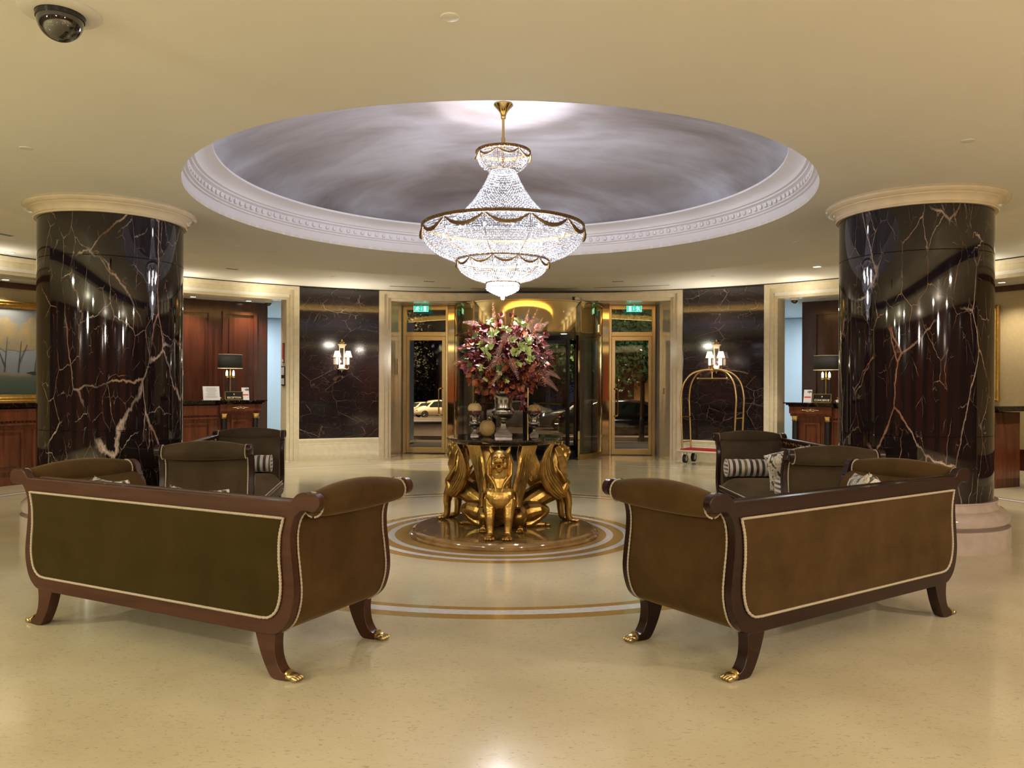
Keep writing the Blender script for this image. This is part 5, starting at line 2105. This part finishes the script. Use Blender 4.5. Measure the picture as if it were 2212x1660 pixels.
def table_lamp(ang, label):
    a = rad(ang)
    t = thing('table_lamp', label, 'table lamp', (7.5 * sin(a), 7.5 * cos(a), DT), -a, 'desk lamps with black shades')
    q = MB()
    q.box(-.09, .09, -.06, .06, 0, .02)
    q.build('base', 'polished_brass', t, bevel=.004)
    for s in (-1, 1):
        q = MB()
        q.tube([(s * .055, 0, .02), (s * .055, 0, .37)], .015, 14)
        q.build('dark_column', 'black_plastic', t)
        q = MB()
        q.lathe([(0, 0), (.02, 0), (.024, .01), (.018, .02), (.026, .03), (.026, .036), (0, .036)], 16, (s * .055, 0, .37))
        q.build('candle_cup', 'polished_brass', t)
        q = MB()
        q.lathe([(0, .0), (.016, .0), (.017, .05), (.012, .075), (0, .095)], 14, (s * .055, 0, .405))
        q.build('candle_bulb', 'warm_bulb', t)
    q = MB()
    q.tube([(0, 0, .02), (0, 0, .54)], .008, 12)
    q.tube([(-.055, 0, .385), (.055, 0, .385)], .006, 8)
    q.build('stem', 'polished_brass', t)
    q = MB()
    rows = []
    for i in range(48):
        b_ = 2 * PI * i / 48
        rows.append([(.205 * cos(b_), .11 * sin(b_), .53), (.195 * cos(b_), .105 * sin(b_), .76)])
    q.grid(rows, closeu=True)
    o = q.build('shade', 'black_shade', t)
    m = o.modifiers.new('thickness', 'SOLIDIFY')
    m.thickness = .004
    q = MB()
    q.tube([(.205 * cos(k * PI / 24), .11 * sin(k * PI / 24), .53) for k in range(48)], .004, 6, closed=True)
    q.tube([(.195 * cos(k * PI / 24), .105 * sin(k * PI / 24), .76) for k in range(48)], .004, 6, closed=True)
    q.build('shade_rim', 'ivory_metal', t)
    lamp('table_lamp_light', 'POINT', (7.5 * sin(a), 7.5 * cos(a), DT + .62), 12, (1, .78, .5), .03)
    return t


table_lamp(-41.3, 'table lamp with oval black shade on the reception desk')
table_lamp(40.35, 'table lamp with oval black shade on the concierge desk')


def desk_sign(ang, word, label):
    a = rad(ang)
    t = thing('desk_sign', label, 'sign', (7.33 * sin(a), 7.33 * cos(a), DT), -a, 'brass framed desk signs')
    q = MB()
    T = Matrix.Rotation(rad(-12), 4, 'X')
    for (x0, x1, z0, z1) in ((-.15, .15, 0, .010), (-.15, .15, .135, .145), (-.15, -.140, 0, .145), (.140, .15, 0, .145)):
        q.box(x0, x1, -.006, .006, z0, z1, T)
    q.build('frame', 'polished_brass', t, smooth=0)
    q = MB()
    q.box(-.14, .14, -.002, .004, .01, .135, T)
    q.box(-.05, .05, .0, .05, 0, .006)
    q.build('plate', 'black_plastic', t, smooth=0)
    c = bpy.data.curves.new('lettering', 'FONT')
    c.body = word
    c.size = .044
    c.align_x = 'CENTER'
    c.extrude = .0006
    c.offset = .0006
    tmp = bpy.data.objects.new('lettering', c)
    COL.objects.link(tmp)
    bpy.context.view_layer.update()
    me = bpy.data.meshes.new_from_object(tmp.evaluated_get(bpy.context.evaluated_depsgraph_get()))
    bpy.data.objects.remove(tmp)
    me.materials.clear()
    me.materials.append(MATS['paper_gold'])
    o = bpy.data.objects.new('lettering', me)
    COL.objects.link(o)
    o.parent = t
    o.matrix_local = T @ Matrix.Translation((0, -.004, .026)) @ Matrix.Rotation(PI / 2, 4, 'X')
    q = MB()
    q.ball(T @ Vector((0, -.004, .098)), (.008, .003, .014), 10, 8)
    q.tube([T @ Vector((-.007, -.004, .088)), T @ Vector((.007, -.004, .088))], .002, 6)
    q.build('crest', 'paper_gold', t)
    return t


plain('paper_gold', (.80, .68, .42), .4)
desk_sign(-41.2, 'RECEPTION', 'black desk sign in a brass frame reading RECEPTION')
desk_sign(40.35, 'CONCIERGE', 'black desk sign in a brass frame reading CONCIERGE')


def stand_card(ang, label, w, h, kind):
    a = rad(ang)
    t = thing('paper_stand' if kind == 'text' else 'leaflet_stand', label, 'stand', (7.36 * sin(a), 7.36 * cos(a), DT), -a)
    T = Matrix.Rotation(rad(-10), 4, 'X')
    q = MB()
    q.box(-w / 2, w / 2, -.002, .004, 0.004, h, T)
    q.box(-w / 2, w / 2, -.01, .07, 0, .006)
    q.build('sheet', 'paper', t, smooth=0)
    q = MB()
    if kind == 'text':
        rng2 = random.Random(3)
        for k in range(13):
            z = h - .03 - k * .0135
            l = w * rng2.uniform(.45, .8)
            q.box(-l / 2, l / 2, -.0028, -.002, z, z + .003, T)
        q.build('lines_of_text', 'ink', t, smooth=0)
    else:
        q.box(-w / 2 + .01, w / 2 - .012, -.003, -.002, h * .36, h * .47, T)
        q.build('red_band', 'print_red', t, smooth=0)
        q = MB()
        for (x, zz, ww, hh) in ((-.005, .76, .016, .13), (.018, .72, .016, .2), (.036, .78, .012, .13), (.05, .74, .012, .15)):
            q.box(x, x + ww, -.003, -.002, h * zz, h * (zz + hh), T)
        q.build('dark_picture', 'ink', t, smooth=0)
    return t


stand_card(-44.0, 'white printed sheet in a stand on the reception desk, left of the sign', .27, .23, 'text')
stand_card(-39.65, 'white leaflet holder with red band beside the RECEPTION sign', .12, .21, 'leaf')
stand_card(38.45, 'white leaflet holder with red band beside the CONCIERGE sign', .13, .21, 'leaf')
for ang, lab in ((41.9, 'small silver desk bell right of the CONCIERGE sign'), (-42.75, 'small silver desk bell between the printed sheet and the RECEPTION sign')):
    a = rad(ang)
    t = thing('desk_bell', lab, 'bell', (7.46 * sin(a), 7.46 * cos(a), DT))
    q = MB()
    q.lathe([(0, .012), (.05, .012), (.048, .03), (.03, .05), (0, .056)], 24)
    q.build('dome', 'silver', t)
    q = MB()
    q.lathe([(0, 0), (.055, 0), (.055, .01), (.04, .013), (0, .013)], 24)
    q.tube([(0, 0, .05), (0, 0, .075)], .005, 8)
    q.ball((0, 0, .078), .009, 10, 6)
    q.build('base', 'polished_brass', t)

# ================================================================== PAINTINGS ON THE CURVED WALLS
def painting(a0, a1, z0, z1, label, scene_kind):
    am = (a0 + a1) / 2
    half = 9.08 * sin(rad(abs(a1 - a0) / 2))
    r = 9.08 * cos(rad(abs(a1 - a0) / 2)) - .02
    x, y = pol(r, am)
    t = thing('framed_painting', label, 'painting', (x, y, z0), -rad(am))
    W_, H_ = half, z1 - z0
    for (d, w0, w1, yy) in ((0, 0, .04, -.03), (1, .04, .085, -.055), (2, .085, .12, -.035)):
        pass
    prof = [(0, 0), (0, -.05), (.02, -.07), (.045, -.05), (.06, -.055), (.085, -.03), (.11, -.028), (.12, -.012), (.12, 0)]
    q = MB()
    cor = [(-W_, 0, 1, 1), (W_, 0, -1, 1), (W_, H_, -1, -1), (-W_, H_, 1, -1)]
    rows = [[(cx_ + sx * u, v, cz + sz * u) for (u, v) in prof] for (cx_, cz, sx, sz) in cor]
    q.grid(rows, closeu=True, closev=True)
    q.build('gilt_frame', 'gilt_frame', t, smooth=25)
    q = MB()
    q.box(-W_ + .11, W_ - .11, -.012, 0, .11, H_ - .11)
    q.build('canvas', 'lake_painting' if scene_kind else 'paint_ochre', t, smooth=0)
    return t, W_, H_


t, W_, H_ = painting(-67.5, -55.5, 1.075, 2.635, 'wide oil painting of a misty lake and pale trees in a gilt frame, far left', True)
# painted relief: crowns, trunks and the dark shrub on the bank
def blob(q, cx_, cz, rx, rz, seed_, y=-.0135):
    r_ = random.Random(seed_)
    pts = []
    for i in range(40):
        a = 2 * PI * i / 40
        k = 1 + .12 * sin(3 * a + seed_) + .07 * sin(7 * a + seed_ * 2) + r_.uniform(-.04, .04)
        pts.append((cx_ + rx * k * cos(a), y, cz + rz * k * sin(a)))
    o = len(q.v)
    q.v += pts
    q.f.append(tuple(o + i for i in range(40)))


q = MB()
for i, (x, z, rx, rz) in enumerate(((-.60, .92, .20, .17), (-.30, 1.02, .22, .2), (.02, 1.10, .20, .19), (.22, .98, .24, .2), (.42, 1.12, .2, .2), (.62, 1.05, .18, .22), (.0, .9, .1, .1))):
    blob(q, x, z, rx, rz, i, -.0135 - i * .0002)
q.build('painted_crowns', 'paint_ochre', t, smooth=0, fix=False)
q = MB()
for (x0, z0, x1, z1) in ((-.58, .46, -.62, .85), (-.30, .46, -.26, .95), (.0, .46, .04, 1.0), (.01, .55, -.10, .85), (.20, .46, .24, .95), (.21, .6, .33, .9), (.44, .46, .50, 1.0)):
    q.add([(x0 - .012, -.0165, z0), (x0 + .012, -.0165, z0), (x1 + .004, -.0165, z1), (x1 - .004, -.0165, z1)], [(0, 1, 2, 3)])
q.build('painted_trunks', 'paint_trunk', t, smooth=0, fix=False)
q = MB()
blob(q, .66, .52, .20, .11, 9, -.017)
blob(q, .52, .45, .18, .035, 12, -.0172)
q.build('painted_bank', 'paint_bush', t, smooth=0, fix=False)
q = MB()
q.add([(.60, -.0168, .5), (.64, -.0168, .5), (.63, -.0168, .82), (.61, -.0168, .82)], [(0, 1, 2, 3)])
q.build('painted_fountain', 'paper', t, smooth=0, fix=False)
painting(46.0, 54.2, 1.145, 2.63, 'gilt framed picture behind the right pillar, only its ornate right edge showing', False)

# ================================================================== OUTSIDE
b = MB()
ys = [8.42, 12.0, 19.5, 66, 120]
zs = [-.02, -.05, -.49, -1.57, -2.6]
rows = [[(-70, y, z), (70, y, z)] for y, z in zip(ys, zs)]
b.grid(rows[2:])
struct(b.build('ground', 'asphalt', smooth=0))
b = MB()
b.grid(rows[:3])
struct(b.build('pavement', 'pavement', smooth=0))


def gz(y):
    for (a, b_), (c, d) in zip(zip(ys, zs), zip(ys[1:], zs[1:])):
        if a <= y <= c:
            return b_ + (d - b_) * (y - a) / (c - a)
    return zs[-1]


b = MB()
b.box(-60, 60, 18.6, 18.9, -.45, -.30)
struct(b.build('kerb', 'pavement', smooth=0))


def car(label, x, y, rot, paint, L_=4.7, H_=1.45, W_=1.82, suv=False, lamps=True):
    t = thing('car', label, 'car', (x, y, gz(y)), rot)
    hw = W_ / 2
    # side silhouette stations: (x, sill, belt, roof, half width low, half width roof)
    st = [(-.50, .38, .62, .66, .80, .74), (-.495, .30, .80, .86, .93, .80), (-.46, .24, .90, .98, .98, .80), (-.36, .22, .93, 1.10 if not suv else 1.55, 1.0, .74),
          (-.22, .20, .94, 1.40 if not suv else 1.66, 1.0, .74), (-.02, .20, .93, 1.45 if not suv else 1.68, 1.0, .75), (.12, .20, .92, 1.38 if not suv else 1.60, 1.0, .74),
          (.26, .20, .90, .98 if not suv else 1.12, 1.0, .74), (.38, .22, .84, .88 if not suv else .98, .98, .78), (.47, .26, .72, .76, .92, .80), (.50, .34, .58, .60, .80, .74)]
    k = H_ / (1.45 if not suv else 1.68)
    rows = []
    for (u, z0, zb, zr, wl, wr) in st:
        X = u * L_
        z0, zb, zr = z0, zb * k, zr * k
        rows.append([(X, -hw * wl * .9, z0), (X, -hw * wl, (z0 + zb) / 2), (X, -hw * wl, zb * .93), (X, -hw * wl * .93, zb), (X, -hw * wr, max(zr - .06, zb)), (X, -hw * wr * .8, zr), (X, 0, zr + .01),
                     (X, hw * wr * .8, zr), (X, hw * wr, max(zr - .06, zb)), (X, hw * wl * .93, zb), (X, hw * wl, zb * .93), (X, hw * wl, (z0 + zb) / 2), (X, hw * wl * .9, z0)])
    q = MB()
    q.grid(rows, closev=True)
    m = len(rows[0])
    q.f.append(tuple(range(m)))
    q.f.append(tuple((len(rows) - 1) * m + i for i in range(m)))
    q.build('bodywork', paint, t, smooth=50)
    # glasshouse: slightly proud dark panes
    for s in (-1, 1):
        q = MB()
        pts = [(-.33, .97), (-.23, 1.32), (-.02, 1.38), (.10, 1.32), (.20, .99)] if not suv else [(-.42, 1.02), (-.36, 1.48), (-.02, 1.58), (.10, 1.52), (.22, 1.06)]
        poly = []
        for (u, z) in pts:
            f = (z - .95) / (.45 if not suv else .65)
            poly.append((u * L_, s * (hw * (.955 - .20 * max(0, min(1, f))) + .012), z * k))
        q.add(poly, [tuple(range(5))])
        q.build('side_window', 'car_glass', t, smooth=0, fix=False)
    q = MB()
    zt = (1.40 if not suv else 1.60) * k
    q.add([(.125 * L_, -hw * .66, zt - .03), (.125 * L_, hw * .66, zt - .03), (.265 * L_, hw * .80, (1.02 if not suv else 1.14) * k), (.265 * L_, -hw * .80, (1.02 if not suv else 1.14) * k)], [(0, 1, 2, 3)])
    q.build('windscreen', 'car_glass', t, smooth=0, fix=False)
    for u in (-.31, .32):
        for s in (-1, 1):
            q = MB()
            q.tube([(u * L_, s * (hw - .20), .33), (u * L_, s * (hw + .01), .33)], .33, 28)
            w = q.build('wheel', 'rubber', t)
            q = MB()
            Y_ = s * (hw + .012)
            q.tube([(u * L_ + .22 * cos(i * PI / 14), Y_, .33 + .22 * sin(i * PI / 14)) for i in range(28)], .016, 6, closed=True)
            for i in range(10):
                a = 2 * PI * i / 10
                q.tube([(u * L_ + .03 * cos(a), Y_, .33 + .03 * sin(a)), (u * L_ + .21 * cos(a), Y_, .33 + .21 * sin(a))], .012, 5)
            q.build('alloy_rim', 'alloy', w)
    if lamps:
        for s in (-1, 1):
            q = MB()
            q.ball((.478 * L_, s * hw * .72, .70 * k), (.06, .16, .06), 10, 6)
            q.build('headlamp', 'headlamp' if lamps == 'on' else 'steel', t)
            q = MB()
            q.ball((-.488 * L_, s * hw * .74, .80 * k), (.05, .15, .06), 10, 6)
            q.build('tail_lamp', 'tail_lamp' if lamps == 'on' else 'print_red', t)
    q = MB()
    q.box(.495 * L_, .503 * L_, -.26, .26, .38, .49)
    q.build('number_plate', 'paper', t, smooth=0)
    return t


p = pix(1337, 951, z=-.49)
car('black saloon car parked in profile outside the right glass door', p.x + .35, 20.6, 0, 'car_black', 4.9, 1.42)
p = pix(935, 903, z=-1.57)
car('white off-road car parked outside, seen through the left glass door, right of the saloon', p.x, 66, rad(-150), 'car_white', 4.3, 1.62, suv=True)
p = pix(897, 903, z=-1.57)
car('white saloon car parked outside at the left edge of the left glass door', p.x - .6, 71, rad(-140), 'car_white', 4.4, 1.42)
car('dark car parked behind the two white cars', p.x + 2.2, 79, rad(-160), 'car_silver', 4.5, 1.5)
p = pix(1180, 900, z=-.8)
car('silver car with its lamps on passing behind the black saloon', 2.1, 31, rad(180), 'car_silver', 4.6, 1.5, lamps='on')
car('dark car with its lamps on waiting in the street beyond the revolving door', -1.8, 36, rad(180), 'car_silver', 4.4, 1.45, lamps='on')
car('pale car in the street at the right, beyond the tree', 8.6, 34, rad(180), 'car_white', 4.4, 1.45, lamps='on')


def tree(label, x, y, h, cr, mat, n=2600, ls=.13, seed_=1, trunk=.09, fork=.42):
    r_ = random.Random(seed_)
    z0 = gz(y)
    t = thing('tree', label, 'tree', (x, y, z0))
    q = MB()
    q.tube([(0, 0, 0), (.03, 0, h * .3), (0, .02, h * .6), (.02, 0, h * .9)], [trunk, trunk * .85, trunk * .6, trunk * .2], 10)
    tips = []
    for k in range(16):
        a = r_.uniform(0, 2 * PI)
        z = h * r_.uniform(fork, .85)
        e = Vector((cr * .75 * cos(a), cr * .75 * sin(a), z + r_.uniform(.0, .5)))
        q.tube(smooth_curve([(0, 0, z), (e.x * .5, e.y * .5, z + .05), e], 3), [trunk * .35, trunk * .3, trunk * .28, trunk * .2, trunk * .18, trunk * .1, trunk * .08], 5)
        tips.append(e)
    q.build('trunk', 'tree_bark', t, smooth=50, fix=False)
    q = MB()
    for k in range(n):
        if k % 2:
            c = r_.choice(tips) + Vector((r_.gauss(0, 1), r_.gauss(0, 1), r_.gauss(0, 1))) * cr * .22
        else:
            v = Vector((r_.gauss(0, 1), r_.gauss(0, 1), r_.gauss(0, 1))).normalized() * (r_.random() ** .4)
            c = Vector((v.x * cr, v.y * cr, h * .68 + v.z * h * .33))
        u = Vector((r_.uniform(-1, 1), r_.uniform(-1, 1), r_.uniform(-1, 1))).normalized()
        w = u.orthogonal().normalized() * ls * .4
        u = u * ls * r_.uniform(.6, 1.3)
        q.add([c, c + u * .5 + w, c + u, c + u * .5 - w], [(0, 1, 2, 3)])
    q.build('foliage', mat, t, smooth=0, fix=False)
    return t


p = pix(1378, 951, z=-.42)
tree('green street tree with thin dark trunk outside the right glass door', p.x, 18.0, 5.2, 1.9, 'tree_leaf', 9000, .17, 3, .085, .36)
tree('leafy street tree seen through the right half of the revolving door', 1.5, 25.0, 6.0, 1.7, 'tree_leaf', 4500, .2, 5, .09, .45)
tree('autumn coloured tree at the right edge of the left door pane', -4.0, 46, 11.0, 2.6, 'tree_leaf_dark', 9000, .16, 7, .2, .2)
for i, (x, y, h) in enumerate(((-17.5, 80, 16), (-8.0, 83, 17), (-27, 84, 15), (1.5, 86, 17), (11, 88, 16))):
    tree('tall dark park tree behind the parked cars, %s' % ['second from the left', 'the middle one of five', 'leftmost of the row', 'second from the right', 'rightmost of the row'][i], x, y, h, 3.6, 'tree_leaf_dark', 9000, .28, 20 + i, .3, .15)
# street front lit in amber on the right
bt = thing('street_building', 'amber lit building front across the street at the right', 'building', (9, 46, gz(46)))
q = MB()
q.box(-6, 22, 0, 2, -1, 11)
q.build('facade', 'street_facade', bt, smooth=0)
for i in range(7):
    for j in range(2):
        x = -4.6 + i * 3.6
        q = MB()
        q.box(x, x + 1.3, -.1, .05, 1.6 + j * 4.2, 4.1 + j * 4.2)
        w = q.build('window', 'black_plastic', bt, smooth=0)
        q = MB()
        q.box(x - .12, x + 1.42, -.14, -.02, 1.45 + j * 4.2, 1.6 + j * 4.2)
        q.build('sill', 'street_facade', w, smooth=0)
ft = thing('far_building', 'dark distant building with three small lit windows behind the park trees', 'building', (-9, 95, gz(95)))
q = MB()
q.box(-12, 8, 0, 6, -1, 14)
q.build('facade', 'tree_bark', ft, smooth=0)
for (x, z, w) in ((-.9, 9.0, .5), (.7, 8.8, .3), (-.2, 8.9, .2)):
    q = MB()
    q.box(x, x + w, -.12, -.02, z, z + .45)
    q.build('lit_window', 'lit_window', ft, smooth=0)
# street lamps' light
for (x, y, z, p_) in ((0.5, 27, 8.5, 5000), (-1.5, 33, 8.5, 5000), (6, 36, 9, 9000), (-12, 60, 11, 22000), (3.2, 23, 8.5, 7000), (-3.5, 22, 8.5, 2600), (13, 40, 9, 9000), (-5, 70, 12, 12000), (-16, 74, 13, 12000)):
    lamp('street_light', 'SPOT', (x, y, z), p_, (1.0, .76, .46), .2, None, rad(105), .5)
lamp('canopy_light', 'SPOT', (3.0, 9.6, 3.6), 900, (1.0, .90, .66), .1, (rad(82), 0, rad(-14)), rad(70))  # added front light for the street tree, no fitting behind it
lamp('canopy_light', 'SPOT', (-2.6, 12.6, 4.5), 300, (1, .80, .60), .1, None, rad(60))  # this spot and the next are added to brighten the pavement
lamp('canopy_light', 'SPOT', (2.6, 12.6, 4.5), 300, (.95, .92, .95), .1, None, rad(60))
